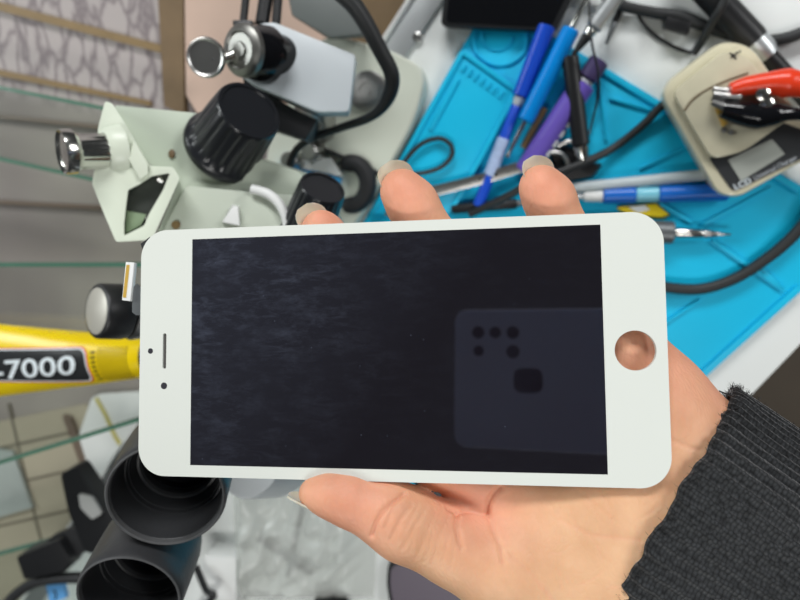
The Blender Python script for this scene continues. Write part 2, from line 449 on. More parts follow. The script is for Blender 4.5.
tr2 = MB().tube([a0 + wv * .93 + ZUP * .003, a1 + wv * .93 + ZUP * .003], 0.0018, seg=8)
T.part('edge_bead', tr2, M['white'])
sp = G(417, 37, 0.003)
T.part('screw', MB().lathe([(0, .0035), (.001, .0032), (.0016, .002), (.0017, 0)], sp - ZUP * .001, ZUP, 20), M['steel'])

# counter left of the bench
cz = -0.03
cp = [a0 + wv * 1.02 + dirn * -.25, a1 + wv * 1.02 + dirn * .25, a1 + wv * 1.02 + dirn * .25 + side * 1.3, a0 + wv * 1.02 - dirn * .25 + side * 1.3]
cp = [Vector((p.x, p.y, cz)) for p in cp]
struct('floor_counter', MB().prism([p - ZUP * .03 for p in cp], cp), M['stone'])
fl = [Vector((x, y, -0.75)) for x, y in ((-1.5, -1.5), (1.5, -1.5), (1.5, 1.5), (-1.5, 1.5))]
struct('floor', MB().prism([p - ZUP * .02 for p in fl], fl), M['darkfloor'])

def strip_on(name, px, z, h, material, label, cat, group=None):
    return single(name, gpoly(px, z, z + h), material, label, cat, group, bevel=0.0006)
def strut(n, px, material, h=0.004):
    return struct(n, gpoly(px, cz, cz + h), material)
strut('trim_1', [(-60, -14), (162, 45), (162, 53), (-60, -5)], M['tan'])
strut('trim_2', [(-60, 57), (150, 101), (150, 106), (-60, 64)], M['tan'], .003)
strut('trim_3', [(157, -20), (183, -20), (184, 115), (164, 106)], M['brown'], .006)
strut('trim_4', [(-60, 108), (100, 125), (100, 129), (-60, 112)], M['glassbrown'], .004)
strut('trim_5', [(-60, 197), (110, 206), (110, 210), (-60, 201)], M['glassbrown'], .004)
single('backing_board', gpoly([(184, -60), (420, -60), (372, 60), (330, 118), (200, 118), (186, 95)], cz, cz + .006), M['pink'],
       'pale pink board behind the upper part of the microscope', 'board')
single('wooden_board', gpoly([(352, -40), (416, -40), (392, 46), (352, 62)], cz + .006, cz + .012), M['brown'],
       'brown wooden board between the thick black cable and the metal bench edge', 'board')

# glass shelves at the left
def shelf(px, z, th, label, edgemat):
    t = Thing('glass_shelf', label, 'shelf', Vector((G(*px[0], z).x, G(*px[0], z).y, cz)), 'glass shelves at the left')
    t.part('pane', gpoly(px, z, z + th), M['glass'], smooth=False)
    tp = [G(x, y, z + th) for x, y in px]
    for i, j in ((0, 1), (3, 2)):
        p, q = tp[i], tp[j]
        e = (q - p).normalized(); n = Vector((-e.y, e.x, 0)) * .0012
        c = [p - n, q - n, q + n, p + n]
        t.part('polished_edge', MB().prism([v - ZUP * (th + .0002) for v in c], [v + ZUP * .0002 for v in c]), edgemat, label='green polished glass edge')
    for i in (0, 3):
        p = tp[i] + (tp[(i + 2) % 4] - tp[i]) * .06
        t.part('standoff', MB().lathe([(0, .008), (z - cz, .008)], Vector((p.x, p.y, cz)), ZUP, 16), M['steel'])
    for i in (1, 2):
        p = tp[i] + (tp[(i + 2) % 4] - tp[i]) * .04
        t.part('standoff', MB().lathe([(0, .006), (z - cz, .006)], Vector((p.x, p.y, cz)), ZUP, 16), M['steel'])
    return t
shelf([(-290, 265), (190, 265), (190, 404), (-290, 553)], 0.095, .005, 'clear glass shelf with green edges carrying the yellow tube', M['glassedge'])
shelf([(-290, 30), (172, 122), (120, 186), (-290, 94)], 0.02, .005, 'glass shelf strip above, ending beside the chrome knob of the microscope', M['glassedge'])
shelf([(-290, 632), (98, 528), (110, 640), (-290, 744)], 0.035, .005, 'lowest glass shelf, by the stacked dark boxes at bottom left', M['glassedge'])

# ================================================================== TEAL MAT
mz = 0.004
mat_px = [(488, -2), (800, 184), (965, 283), (868, 228), (703, 378), (520, 560), (428, 600), (330, 330), (352, 245)]
mat_px = [(490, -2), (800, 185), (890, 212), (800, 291), (703, 378), (600, 468), (424, 506), (344, 480), (300, 335)]
mb = gpoly(rounded(mat_px, [6, 0, 14, 0, 0, 14, 10, 10, 10]), 0.0002, mz)
def mridge(px, h=.0022, z=mz - .0003):
    mb2 = gpoly(px, z, z + .0003 + h); mb.add(mb2.v, mb2.f)
def mline(p, q, w, h=.002):
    v = Vector((q[0] - p[0], q[1] - p[1])); n = Vector((-v.y, v.x)).normalized() * w / 2
    mridge([(p[0] + n.x, p[1] + n.y), (q[0] + n.x, q[1] + n.y), (q[0] - n.x, q[1] - n.y), (p[0] - n.x, p[1] - n.y)], h)
# raised tray plate at the upper left with its row of notches
mridge([(462, 50), (518, 90), (449, 214), (372, 214)], .004)
mz2 = mz + .004
def tline(p, q, w): 
    v = Vector((q[0] - p[0], q[1] - p[1])); n = Vector((-v.y, v.x)).normalized() * w / 2
    m3 = gpoly([(p[0] + n.x, p[1] + n.y), (q[0] + n.x, q[1] + n.y), (q[0] - n.x, q[1] - n.y), (p[0] - n.x, p[1] - n.y)], mz2 - .0003, mz2 + .0016); mb.add(m3.v, m3.f)
tline((463, 52), (517, 90), 5); tline((462, 52), (372, 213), 5); tline((517, 91), (452, 208), 5)
tline((458, 78), (430, 130), 4)
for k in range(7):
    x, y = 466 + k * 6.2, 64 + k * 4.4
    tline((x, y), (x - 4, y + 7), 2.5)
# circle recess rim
cc = [( 500 + 27 * math.cos(a), 40 + 25 * math.sin(a)) for a in [i * math.pi / 16 for i in range(33)]]
for i in range(32): mline(cc[i], cc[i + 1], 2.6, .0016)
cc = [( 497 + 15 * math.cos(a), 36 + 14 * math.sin(a)) for a in [i * math.pi / 10 for i in range(12)]]
for i in range(11): mline(cc[i], cc[i + 1], 2, .0012)
# borders and compartment walls on the right
mline((603, 70), (800, 190), 7); mline((800, 288), (702, 376), 7)
mline((702, 225), (772, 188), 3.4); mline((712, 240), (784, 290), 5); mline((660, 203), (692, 222), 4)
mline((610, 98), (652, 110), 3); mline((640, 168), (684, 148), 2.4); mline((784, 290), (762, 268), 4)
mline((600, 78), (606, 140), 3); mline((655, 330), (700, 300), 2.5); mline((612, 150), (648, 120), 3)
single('repair_mat', mb, M['teal'], 'teal silicone repair mat with raised trays on the white bench', 'mat', bevel=0.0005)

# ================================================================== HELD PANEL
ML, MR = P(139.8, 353.6), P(667.8, 350.2)
ex = (MR - ML); ex = (ex - PN * ex.dot(PN)); PWID = ex.length; ex.normalize()
ez = -PN                                            # towards the lens
ey = ez.cross(ex)
TM, BM_ = P(400, 221.0), P(400, 482.2)
PHEI = abs((TM - BM_).dot(ey))
PC = (ML + MR) / 2
PC = PC + ey * ((TM + BM_) / 2 - PC).dot(ey)
# object frame of the panel (x along its length, y up, z to the lens)
panel = bpy.data.objects.new('phone_screen_panel', None); panel.empty_display_size = .01; COL.objects.link(panel)
panel.matrix_world = Matrix(((ex.x, ey.x, ez.x, PC.x), (ex.y, ey.y, ez.y, PC.y), (ex.z, ey.z, ez.z, PC.z), (0, 0, 0, 1)))
settags(panel, 'white phone screen panel with black display and empty round button hole, held in the hand', 'phone screen')
def plocal(px, py):
    p = P(px, py) - PC
    return p.dot(ex), p.dot(ey)
def pobj(name, mb, material, parent=None, label=None, **kw):
    o = mesh_obj(name, mb, material, **kw); o.parent = parent or panel
    if label: o['label'] = label
    return o
hw, hh = PWID / 2, PHEI / 2
def rr(hw, hh, r, n=10, cx=0, cy=0):
    pts = []
    for (sx, sy, a0_) in ((1, 1, 0), (-1, 1, 90), (-1, -1, 180), (1, -1, 270)):
        for k in range(n + 1):
            a = math.radians(a0_ + 90 * k / n)
            pts.append((cx + sx * (hw - r) + r * math.cos(a), cy + sy * (hh - r) + r * math.sin(a)))
    return pts
# bezel with the real openings: outer outline, screen window, button hole, speaker slot
sl = [plocal(*p) for p in ((192, 237.8), (602, 226.2), (606.3, 475.2), (190.5, 464.6))]
sx0 = (sl[0][0] + sl[3][0]) / 2; sx1 = (sl[1][0] + sl[2][0]) / 2
sy0 = (sl[2][1] + sl[3][1]) / 2; sy1 = (sl[0][1] + sl[1][1]) / 2
hx, hy = plocal(635.5, 350.5); HR = plen(20, pdep(636, 350))
spx, spy = plocal(164.5, 351)
def flat_with_holes(outer, holes, z0, z1):
    bm = bmesh.new()
    loops = []
    for lp in [outer] + holes:
        vs = [bm.verts.new((x, y, z1)) for x, y in lp]
        es = [bm.edges.new((vs[i], vs[(i + 1) % len(vs)])) for i in range(len(vs))]
        loops.append(es)
    bmesh.ops.triangle_fill(bm, edges=[e for l in loops for e in l], use_beauty=True)
    ge = bmesh.ops.extrude_face_region(bm, geom=list(bm.faces))
    for v in ge['geom']:
        if isinstance(v, bmesh.types.BMVert): v.co.z = z0
    bmesh.ops.recalc_face_normals(bm, faces=bm.faces)
    mbo = MB(); bm.verts.ensure_lookup_table(); bm.verts.index_update()
    mbo.add([v.co.copy() for v in bm.verts], [tuple(v.index for v in f.verts) for f in bm.faces]); bm.free()
    return mbo
hole = [(hx + HR * math.cos(a), hy + HR * math.sin(a)) for a in [2 * math.pi * i / 64 for i in range(64)]]
slot = rr(.0006, .0056, .0006, 5, spx, spy)
scr = [(sx0, sy0), (sx1, sy0), (sx1, sy1), (sx0, sy1)]
bz = flat_with_holes(rr(hw, hh, .0088, 14), [scr, hole, slot], -0.0016, 0.0)
bezel = pobj('bezel', bz, M['bezel'], bevel=0.00025, bseg=2)
# screen fills the window, two tenths below flush
e = .00005
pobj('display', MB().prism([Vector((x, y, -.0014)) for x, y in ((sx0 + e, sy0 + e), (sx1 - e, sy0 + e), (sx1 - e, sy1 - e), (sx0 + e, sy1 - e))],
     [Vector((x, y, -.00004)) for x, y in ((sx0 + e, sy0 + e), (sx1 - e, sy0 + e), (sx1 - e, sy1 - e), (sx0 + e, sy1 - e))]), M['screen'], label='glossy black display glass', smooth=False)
pobj('backing_plate', MB().prism([Vector((x, y, -.0028)) for x, y in rr(hw - .022, hh - .002, .002, 4, -.002)], [Vector((x, y, -.0017)) for x, y in rr(hw - .022, hh - .002, .002, 4, -.002)]), M['steel'], label='metal backing plate')
pobj('ear_speaker', MB().prism([Vector((x, y, -.0013)) for x, y in rr(.0009, .006, .0006, 5, spx, spy)], [Vector((x, y, -.0006)) for x, y in rr(.00055, .0055, .0005, 5, spx, spy)]), mat('speaker_mesh', rgb(84, 83, 80), .6), label='grey speaker slot', smooth=False)
for (qx, qy, qr, nm) in ((150.5, 351, 2.7, 'proximity_sensor'), (164, 385.8, 3.3, 'camera_opening')):
    x, y = plocal(qx, qy)
    pobj(nm, MB().lathe([(-.0012, plen(qr, .19)), (.00006, plen(qr, .19)), (.00006, 0)], Vector((x, y, 0)), Vector((0, 0, 1)), 24), mat('sensor_glass', rgb(58, 58, 64), .2), label='small dark round opening')
# flex cable and its gold connector at the left end
def pl3(px, py, z): x, y = plocal(px, py); return Vector((x, y, z))
fx = [(146, 290), (139, 290), (133, 283), (130, 286), (128, 300), (128, 312), (132, 315), (146, 315)]
fc = pobj('flex_cable', MB().prism([pl3(x, y, -.0026) for x, y in fx], [pl3(x, y, -.0022) for x, y in fx]), M['greygun'], label='grey flex ribbon')
cx_ = [(123.5, 261.5), (132, 262), (128, 301), (119.5, 300)]
con = pobj('connector', MB().prism([pl3(x, y, -.0030) for x, y in cx_], [pl3(x, y, -.0012) for x, y in cx_]), M['white'], parent=fc, bevel=.0002)
gx = [(124.5, 264.5), (127.6, 264.5), (123.9, 297.5), (120.8, 297)]
pobj('contacts', MB().prism([pl3(x, y, -.0014) for x, y in gx], [pl3(x, y, -.0010) for x, y in gx]), M['gold'], parent=fc, label='row of gold contacts')
bx = [(150, 236), (146, 236), (137, 243), (140, 252), (150, 252)]
pobj('foam_tab', MB().prism([pl3(x, y, -.0034) for x, y in bx], [pl3(x, y, -.0020) for x, y in bx]), M['blackmat'], label='black foam tab')

# ================================================================== HAND (one continuous surface from distance fields)
CUFF0 = W(651, 516, pdep(651, 516, .024)); CUFFA = (RIGHT * .845 - UP * .53 - FWD * .42).normalized()
def cuffpt(l, s=0.0):
    e = FWD.cross(CUFFA).normalized(); p = CUFF0 + CUFFA * l + e * s - CAM
    return np.array([p.dot(RIGHT), -p.dot(UP), p.dot(FWD)])
def jp(j): return np.array(j[0]) if len(j) == 2 else cc3(*j[:3])
def cc3(px, py, off):                  # camera coordinates (right, down, forward)
    d = pdep(px, py, off)
    return np.array([(px - 400) / F * d, (py - 300) / F * d, d])
lo = np.array([-.045, -.05, .15]); hi = np.array([.135, .125, .235]); vx = .0006
ns = np.ceil((hi - lo) / vx).astype(int)
ax_ = [lo[i] + vx * np.arange(ns[i]) for i in range(3)]
GX, GY, GZ = np.meshgrid(*[a.astype(np.float32) for a in ax_], indexing='ij')
def cone(a, b, ra, rb):
    a = np.asarray(a, np.float32); b = np.asarray(b, np.float32)
    ba = b - a; l2 = float(ba @ ba); rr_ = ra - rb; a2 = l2 - rr_ * rr_; il2 = 1.0 / l2
    X, Y, Z = GX - a[0], GY - a[1], GZ - a[2]
    y = X * ba[0] + Y * ba[1] + Z * ba[2]; z = y - l2
    cxx, cyy, czz = X * l2 - ba[0] * y, Y * l2 - ba[1] * y, Z * l2 - ba[2] * y
    x2 = cxx * cxx + cyy * cyy + czz * czz
    y2 = y * y * l2; z2 = z * z * l2
    k = np.sign(rr_) * rr_ * rr_ * x2
    c1 = np.sign(z) * a2 * z2 > k
    c2 = np.sign(y) * a2 * y2 < k
    r1 = np.sqrt(x2 + z2) * il2 - rb
    r2 = np.sqrt(x2 + y2) * il2 - ra
    r3 = (np.sqrt(np.maximum(x2 * a2 * il2, 0)) + y * rr_) * il2 - ra
    return np.where(c1, r1, np.where(c2, r2, r3)).astype(np.float32)
def smin(a, b, k):
    h = np.maximum(k - np.abs(a - b), 0) / k
    return np.minimum(a, b) - h * h * h * k / 6
def chain(js, k=.004):
    d = None
    for i in range(len(js) - 1):
        p, q = js[i], js[i + 1]
        c = cone(jp(p), jp(q), p[-1] / 1000, q[-1] / 1000)
        d = c if d is None else smin(d, c, k)
    return d
palm = None
for js in ([(cuffpt(.040), 19), (cuffpt(.006), 19), (600, 510, .0235, 19), (500, 478, .020, 12.5)],
           [(cuffpt(.004), 20), (610, 470, .0235, 18), (528, 400, .021, 12.5)],
           [(690, 460, .0235, 17), (640, 430, .0225, 17), (575, 360, .020, 12)],
           [(cuffpt(.036, .010), 17), (694, 447, .0245, 15), (654, 402, .0205, 15), (622, 345, .0150, 11)],
           [(cuffpt(.036, -.010), 17), (672, 560, .021, 19), (610, 575, .021, 22), (540, 560, .019, 18)],
           [(690, 500, .0225, 18), (560, 520, .0225, 16)]):
    c = chain(js, .010)
    palm = c if palm is None else smin(palm, c, .014)
thumb = chain([(600, 572, .023, 21), (494, 562, .0135, 14), (455, 546, .0105, 11.6), (404, 524, .0062, 10.6), (386, 512, .005, 9.8), (350, 500, .0025, 7.6), (330, 495, .0012, 6.2), (314, 493, .0005, 4.6)], .004)
fing = {
 'index': [(500, 478, .019, 12.5), (438, 452, .0135, 10.2), (376, 394, .0132, 9), (340, 285, .014, 8), (325, 236, .0095, 6.8), (321, 229, .0085, 6.0)],
 'middle': [(528, 400, .021, 12.2), (470, 300, .020, 9.3), (436, 246, .0135, 8.4), (412, 204, .0100, 7.9), (402, 191, .0085, 7.0)],
 'ring': [(575, 360, .020, 11.8), (588, 290, .019, 9.2), (566, 240, .0135, 8.2), (549, 199, .0100, 7.6), (541, 187, .0085, 6.7)],
 'little': [(622, 345, .0150, 10.8), (632, 290, .0145, 7.8), (622, 258, .012, 6.8), (615, 246, .009, 5.8)],
}
d = smin(palm, thumb, .010)
for k_, js in fing.items():
    d = smin(d, chain(js, .004), .0035 if k_ != 'index' else .005)
del GX, GY, GZ
# naive surface nets
def surface_nets(d):
    ins = d < 0
    c = np.zeros(np.array(d.shape) - 1, np.int8)
    for i in (0, 1):
        for j in (0, 1):
            for k in (0, 1):
                c += ins[i:i + c.shape[0], j:j + c.shape[1], k:k + c.shape[2]]
    act = (c > 0) & (c < 8)
    idx = -np.ones(c.shape, np.int64); ijk = np.argwhere(act); idx[act] = np.arange(len(ijk))
    acc = np.zeros((len(ijk), 3)); cnt = np.zeros(len(ijk))
    I, J, K = ijk.T
    corners = [(i, j, k) for i in (0, 1) for j in (0, 1) for k in (0, 1)]
    for a in range(8):
        for b in range(a + 1, 8):
            ca, cb = np.array(corners[a]), np.array(corners[b])
            if np.abs(ca - cb).sum() != 1: continue
            va = d[I + ca[0], J + ca[1], K + ca[2]]; vb = d[I + cb[0], J + cb[1], K + cb[2]]
            m = (va < 0) != (vb < 0)
            t = np.where(m, va / np.where(m, va - vb, 1), 0)
            acc[m] += (ca + (cb - ca) * t[:, None])[m]; cnt[m] += 1
    V = ijk + acc / cnt[:, None]
    faces = []
    for axis in range(3):
        sl0 = [slice(None)] * 3; sl1 = [slice(None)] * 3
        sl0[axis] = slice(0, -1); sl1[axis] = slice(1, None)
        a, b = ins[tuple(sl0)], ins[tuple(sl1)]
        E = np.argwhere(a != b)
        o1, o2 = [x for x in range(3) if x != axis]
        E = E[(E[:, o1] > 0) & (E[:, o2] > 0) & (E[:, o1] < d.shape[o1] - 1) & (E[:, o2] < d.shape[o2] - 1)]
        flip = a[E[:, 0], E[:, 1], E[:, 2]]
        q = []
        for (s1, s2) in ((0, 0), (-1, 0), (-1, -1), (0, -1)):
            e_ = E.copy(); e_[:, o1] += s1; e_[:, o2] += s2
            q.append(idx[e_[:, 0], e_[:, 1], e_[:, 2]])
        q = np.stack(q, 1)
        if axis == 1: flip = ~flip
        q[~flip] = q[~flip][:, ::-1]
        faces.append(q)
    Fs = np.concatenate(faces); Fs = Fs[(Fs >= 0).all(1)]
    return V, Fs
V, Fs = surface_nets(d)
V = lo + V * vx
del d
# light relaxation
E = np.concatenate([Fs[:, [0, 1]], Fs[:, [1, 2]], Fs[:, [2, 3]], Fs[:, [3, 0]]])
def relax(V, lam):
    s_ = np.zeros_like(V); n_ = np.zeros(len(V))
    np.add.at(s_, E[:, 0], V[E[:, 1]]); np.add.at(n_, E[:, 0], 1)
    return V + lam * (s_ / np.maximum(n_, 1)[:, None] - V)
for _ in range(5): V = relax(V, .5)
# normals
def vnorm(V):
    fn = np.cross(V[Fs[:, 2]] - V[Fs[:, 0]], V[Fs[:, 3]] - V[Fs[:, 1]])
    n_ = np.zeros_like(V)
    for k in range(4): np.add.at(n_, Fs[:, k], fn)
    return n_ / np.maximum(np.linalg.norm(n_, axis=1), 1e-12)[:, None]
Nn = vnorm(V)
cen = V.mean(0)
if ((V - cen) * Nn).sum() < 0: Nn = -Nn; Fs = Fs[:, ::-1]
# creases pressed into the side facing the lens, traced in panel pixels
PX = np.stack([V[:, 0] / V[:, 2] * F + 400, V[:, 1] / V[:, 2] * F + 300], 1)
front = Nn[:, 2] < 0.15
CR = np.zeros(len(V))
def groove(pts, wpx, depth):
    global V
    pts = np.array(pts, float); best = np.full(len(V), 1e9)
    for a, b in zip(pts[:-1], pts[1:]):
        ab = b - a; t = np.clip(((PX - a) @ ab) / (ab @ ab), 0, 1)
        best = np.minimum(best, np.linalg.norm(PX - (a + t[:, None] * ab), axis=1))
    w = np.exp(-(best / wpx) ** 2) * front
    V = V - Nn * (w * depth * 1.15)[:, None]
    global CR
    CR = np.maximum(CR, w * min(1, depth / .0008))
groove([(500, 488), (494, 494), (489, 503), (487, 515)], 2.6, .0011)
groove([(487, 515), (470, 511), (458, 513), (448, 508)], 2.0, .0006)
groove([(457, 513), (457, 530), (461, 548)], 2.2, .0007)
groove([(489, 514), (492, 528), (500, 545), (503, 562)], 2.2, .0006)
groove([(404, 494), (392, 503), (383, 512), (377, 522), (372, 536)], 2.4, .0009)
groove([(398, 500), (391, 512), (385, 528)], 1.8, .0004)
groove([(412, 505), (400, 520), (390, 540)], 1.6, .0004)
groove([(424, 512), (414, 526), (404, 548)], 1.5, .0003)
groove([(436, 512), (428, 530), (420, 552)], 1.5, .0003)
groove([(503, 545), (520, 562), (545, 590), (560, 615)], 2.5, .0003)
groove([(671, 440), (690, 448), (700, 450)], 2.0, .0004)
groove([(560, 520), (590, 535), (640, 540)], 2.5, .00025)
for k in range(16):                      # short cross lines over the thumb pad and heel
    a_ = random.uniform(0, 1); x_ = 520 + 130 * a_; y_ = random.uniform(500, 600)
    th_ = random.choice((.9, -.5, 1.3)) + random.uniform(-.2, .2); l_ = random.uniform(18, 46)
    groove([(x_ - l_ / 2 * math.cos(th_), y_ - l_ / 2 * math.sin(th_)), (x_ + 3, y_ + 2), (x_ + l_ / 2 * math.cos(th_), y_ + l_ / 2 * math.sin(th_))], 1.2, .00018)
for k in range(9):
    x_ = 388 + k * 8; groove([(x_ + 14, 500 + k * 2), (x_ + 4, 518 + k * 3), (x_ - 4, 542 + k * 4)], 1.1, .00015)
# flush: pink towards the tips and the pressed pads
fl_ = np.zeros(len(V))
for (px, py, off, rad) in ((325, 215, .004, .016), (402, 190, .002, .018), (541, 185, .002, .018), (352, 498, .002, .022), (470, 500, .01, .018), (640, 350, .02, .03), (690, 385, .02, .018)):
    fl_ = np.maximum(fl_, np.exp(-(np.linalg.norm(V - cc3(px, py, off), axis=1) / rad) ** 2))
fl_ = np.maximum(fl_, CR * .8)
R3 = np.array([[*RIGHT], [*(-UP)], [*FWD]])
VW = V @ R3 + np.array(CAM)
hand_loc = Vector(VW.mean(0))
me = bpy.data.meshes.new('hand')
Vl = (VW - np.array(hand_loc)).astype(np.float32)
me.from_pydata(Vl.tolist(), [], Fs.tolist())
me.polygons.foreach_set('use_smooth', np.ones(len(me.polygons), bool))
at = me.attributes.new('flush', 'FLOAT', 'POINT'); at.data.foreach_set('value', fl_.astype(np.float32))
me.materials.append(M['skin']); me.update()
TP = Thing('person', "left hand of a person in a charcoal ribbed sweater sleeve gripping the white screen panel", 'person', hand_loc)
hand = bpy.data.objects.new('hand', me); COL.objects.link(hand); hand.parent = TP.o
# fingernails: curved plates on the backs of the tips
def nail(center, along, dorsal, w, l0, l1, r, parent, label=None):
    a = along.normalized(); dd = (dorsal - a * dorsal.dot(a)).normalized(); s_ = a.cross(dd)
    mb = MB(); nu, nv = 10, 10
    vs = []
    for i in range(nu + 1):
        t = i / nu; y = l0 + (l1 - l0) * t
        wt = w * (1.0 if t < .55 else math.sqrt(max(0.0, 1 - ((t - .55) / .47) ** 2 * .95)))
        for j in range(nv + 1):
            x = (j / nv * 2 - 1) * wt
            drop = r - math.sqrt(max(r * r - x * x, 0))
            vs.append(center + a * y + s_ * x - dd * (drop + .0009 * t * t))
    n = len(vs); vs2 = [v + dd * .0006 for v in vs]
    fs = []
    ww = nv + 1
    for i in range(nu):
        for j in range(nv):
            q = (i * ww + j, i * ww + j + 1, (i + 1) * ww + j + 1, (i + 1) * ww + j)
            fs.append(q); fs.append(tuple(n + k for k in q[::-1]))
    rim = [j for j in range(ww)] + [i * ww + nv for i in range(1, nu + 1)] + [nu * ww + j for j in range(nv - 1, -1, -1)] + [i * ww for i in range(nu - 1, 0, -1)]
    for k in range(len(rim)):
        p, q = rim[k], rim[(k + 1) % len(rim)]; fs.append((p, n + p, n + q, q))
    mb.add(vs + vs2, fs)
    return TP.part('fingernail', mb, M['nail'], parent=parent, label=label, angle=60)
def cdir(r, dn, f): return RIGHT * r - UP * dn + FWD * f
nail(P(396, 185, .0110), cdir(-.5, -.75, -.25), cdir(-.55, -.25, .75), .0062, -.004, .0075, .0075, hand, 'long pale nail')
nail(P(536, 180, .0110), cdir(-.42, -.8, -.25), cdir(-.50, -.25, .75), .0058, -.004, .0072, .0072, hand, 'long pale nail')
nail(P(313, 224, .0105), cdir(-.5, -.75, -.25), cdir(-.6, -.3, .7), .0054, -.004, .0066, .0066, hand, 'long pale nail')
nail(P(306, 505, .0012), cdir(-.92, -.40, -.02), cdir(-.38, .92, .05), .0040, -.0058, .0062, .0068, hand, 'pale thumb nail')

# sleeve: ribbed knit tube around the wrist
def sleeve():
    c0, c1 = CUFF0, CUFF0 + CUFFA * .105
    axv = (c1 - c0); L = axv.length; axv.normalize()
    e2 = FWD - axv * FWD.dot(axv); e2.normalize(); e1 = axv.cross(e2).normalized()
    if e1.dot(UP) < 0: e1 = -e1
    ribs = 74; per = 8; nU = ribs * per; nL = 110
    vs = []; uvs = []
    def surf(u, l, inner=False):
        a = 2 * math.pi * u
        t = l / L
        rx = .0488 * (1 - .36 * t); rz = .0290 * (1 - .10 * t)
        ca, sa = math.cos(a), math.sin(a)
        p = c0 + axv * l + e1 * (rx * ca) + e2 * (rz * sa)
        nrm = (e1 * (ca / rx) + e2 * (sa / rz)).normalized()
        rib = math.cos(2 * math.pi * ribs * u)
        amp = .00055 * (1 if l > .0 else .6)
        h = amp * rib + .0016 * noise.noise(Vector((ca * 2, sa * 2, l * 25)))
        # gentle gathers and the soft edge
        h += .0012 * math.sin(l * 120 + 2 * math.sin(a * 3)) * min(1, t * 2)
        if l < .004: h -= .0012 * (1 - l / .004) ** 2
        if inner: h = -.0032 + .0003 * rib
        return p + nrm * h + axv * (.0012 * noise.noise(Vector((ca * 9, sa * 9, 1.3))) * max(0, 1 - l / .02)), nrm
    rows = [(k / (nL - 1)) ** 1.0 * L for k in range(nL)]
    mbv = []; fs = []; uvv = []
    inner_rows = [.03, .015, .006, .002, .0004]
    allrows = [(l, True) for l in inner_rows] + [(l, False) for l in rows]
    for (l, inn) in allrows:
        for k in range(nU):
            p, n_ = surf(k / nU, l, inn); mbv.append(p); uvv.append((k / per * 3.0, l / .0010))
    for i in range(len(allrows) - 1):
        for k in range(nU):
            k2 = (k + 1) % nU
            fs.append((i * nU + k, i * nU + k2, (i + 1) * nU + k2, (i + 1) * nU + k))
    me = bpy.data.meshes.new('sleeve')
    me.from_pydata([tuple(v - TP.loc) for v in mbv], [], fs)
    ul = me.uv_layers.new(name='UVMap')
    for poly in me.polygons:
        ks = [me.loops[li].vertex_index for li in poly.loop_indices]
        wrap = any(k % nU == 0 for k in ks) and any(k % nU == nU - 1 for k in ks)
        for li, k in zip(poly.loop_indices, ks):
            u, v = uvv[k]
            if wrap and k % nU == 0: u += ribs * 3
            ul.data[li].uv = (u, v)
    me.polygons.foreach_set('use_smooth', np.ones(len(me.polygons), bool))
    me.materials.append(M['knit']); me.update()
    o = bpy.data.objects.new('sleeve', me); COL.objects.link(o); o.parent = TP.o
    o['label'] = 'charcoal ribbed knit sleeve cuff'
    # loose fibres, one mesh
    fz = MB()
    for k in range(5200):
        u = random.random(); l = random.random() ** 1.6 * L * .8 if k > 1300 else random.random() * .003
        p, n_ = surf(u, l)
        dv = (n_ * random.uniform(.3, 1) + axv * random.uniform(-1, .5) + e1 * random.uniform(-.7, .7) + e2 * random.uniform(-.5, .5)).normalized()
        ln = random.uniform(.0008, .0026); sd = dv.orthogonal().normalized() * .00006
        mid = p + dv * ln * .5 + n_ * .0003
        q = p + dv * ln + axv * random.uniform(-.0008, .0008)
        fz.add([p - sd, p + sd, mid + sd, mid - sd, q], [(0, 1, 2, 3), (3, 2, 4)])
    f_ = TP.part('fuzz', fz, M['fuzz'], parent=o); f_['kind'] = 'stuff'
    # one stray thread by the cuff
    th = MB().tube([W(742, 402, .185), W(734, 396, .183), W(727, 394, .183), W(719, 391, .184)], .00022, 6)
    TP.part('loose_thread', th, M['fuzz'], parent=o)
sleeve()

# ================================================================== MICROSCOPE
TM_ = Thing('stereo_microscope', 'cream stereo microscope with black eyecups and black knobs, its stand on the bench edge', 'microscope', G(375, 120, 0))
def axis_from(px, py, idir, ang):
    r = ray(px, py).normalized()
    i = RIGHT * idir[0] - UP * idir[1]; i = (i - r * i.dot(r)).normalized()
    return r * math.cos(math.radians(ang)) + i * math.sin(math.radians(ang))
M['rim'] = mat('highlight_rubber', rgb(88, 89, 90), .33, var=.4, vscale=120)  # paler than the eyecup: the rim's highlight is put into the colour
def eyepiece(px, py, dep, idir, ang, rpx):
    o = W(px, py, dep); A = axis_from(px, py, idir, ang); R = plen(rpx, dep)
    outer = [(.0004, R * .955), (0, R * .98), (.0010, R * 1.0), (.004, R), (.018, R * 1.01), (.026, R * 1.0), (.0305, R * .96), (.033, R * .86), (.034, R * .66), (.060, R * .64), (.075, R * .64)]
    inner = [(.0004, R * .955), (.0016, R * .91), (.014, R * .86), (.0142, R * .83), (.016, R * .82), (.0162, R * .80), (.0225, R * .70), (.026, R * .68), (.026, 0)]
    ec = TM_.part('eyepiece', MB().lathe(inner[::-1] + outer[1:], o, A, 72), M['eyecup'], label='black eyepiece with open rubber eyecup', angle=25)
    TM_.part('eyecup_rim', MB().lathe([(.0012, R * .985), (-.0003, R * .975), (-.0006, R * .955), (-.0002, R * .93), (.0016, R * .915)], o, A, 72, closed=False), M['rim'], parent=ec, label='rim with painted highlight')
    TM_.part('retaining_ring', MB().lathe([(.0212, R * .745), (.0204, R * .72), (.0206, R * .68), (.0224, R * .665)], o, A, 60, closed=False), M['rim'], parent=ec)  # same paler rubber, so the inner step looks lit
    TM_.part('eyepiece_lens', MB().lathe([(.0258, R * .66), (.0235, R * .50), (.0222, R * .25), (.0220, 0)], o, A, 48), M['lens'], parent=ec, label='dark glass lens')
    return o, A, R
o1, A1, R1 = eyepiece(166, 496, .215, (.36, -.93), 36, 59)
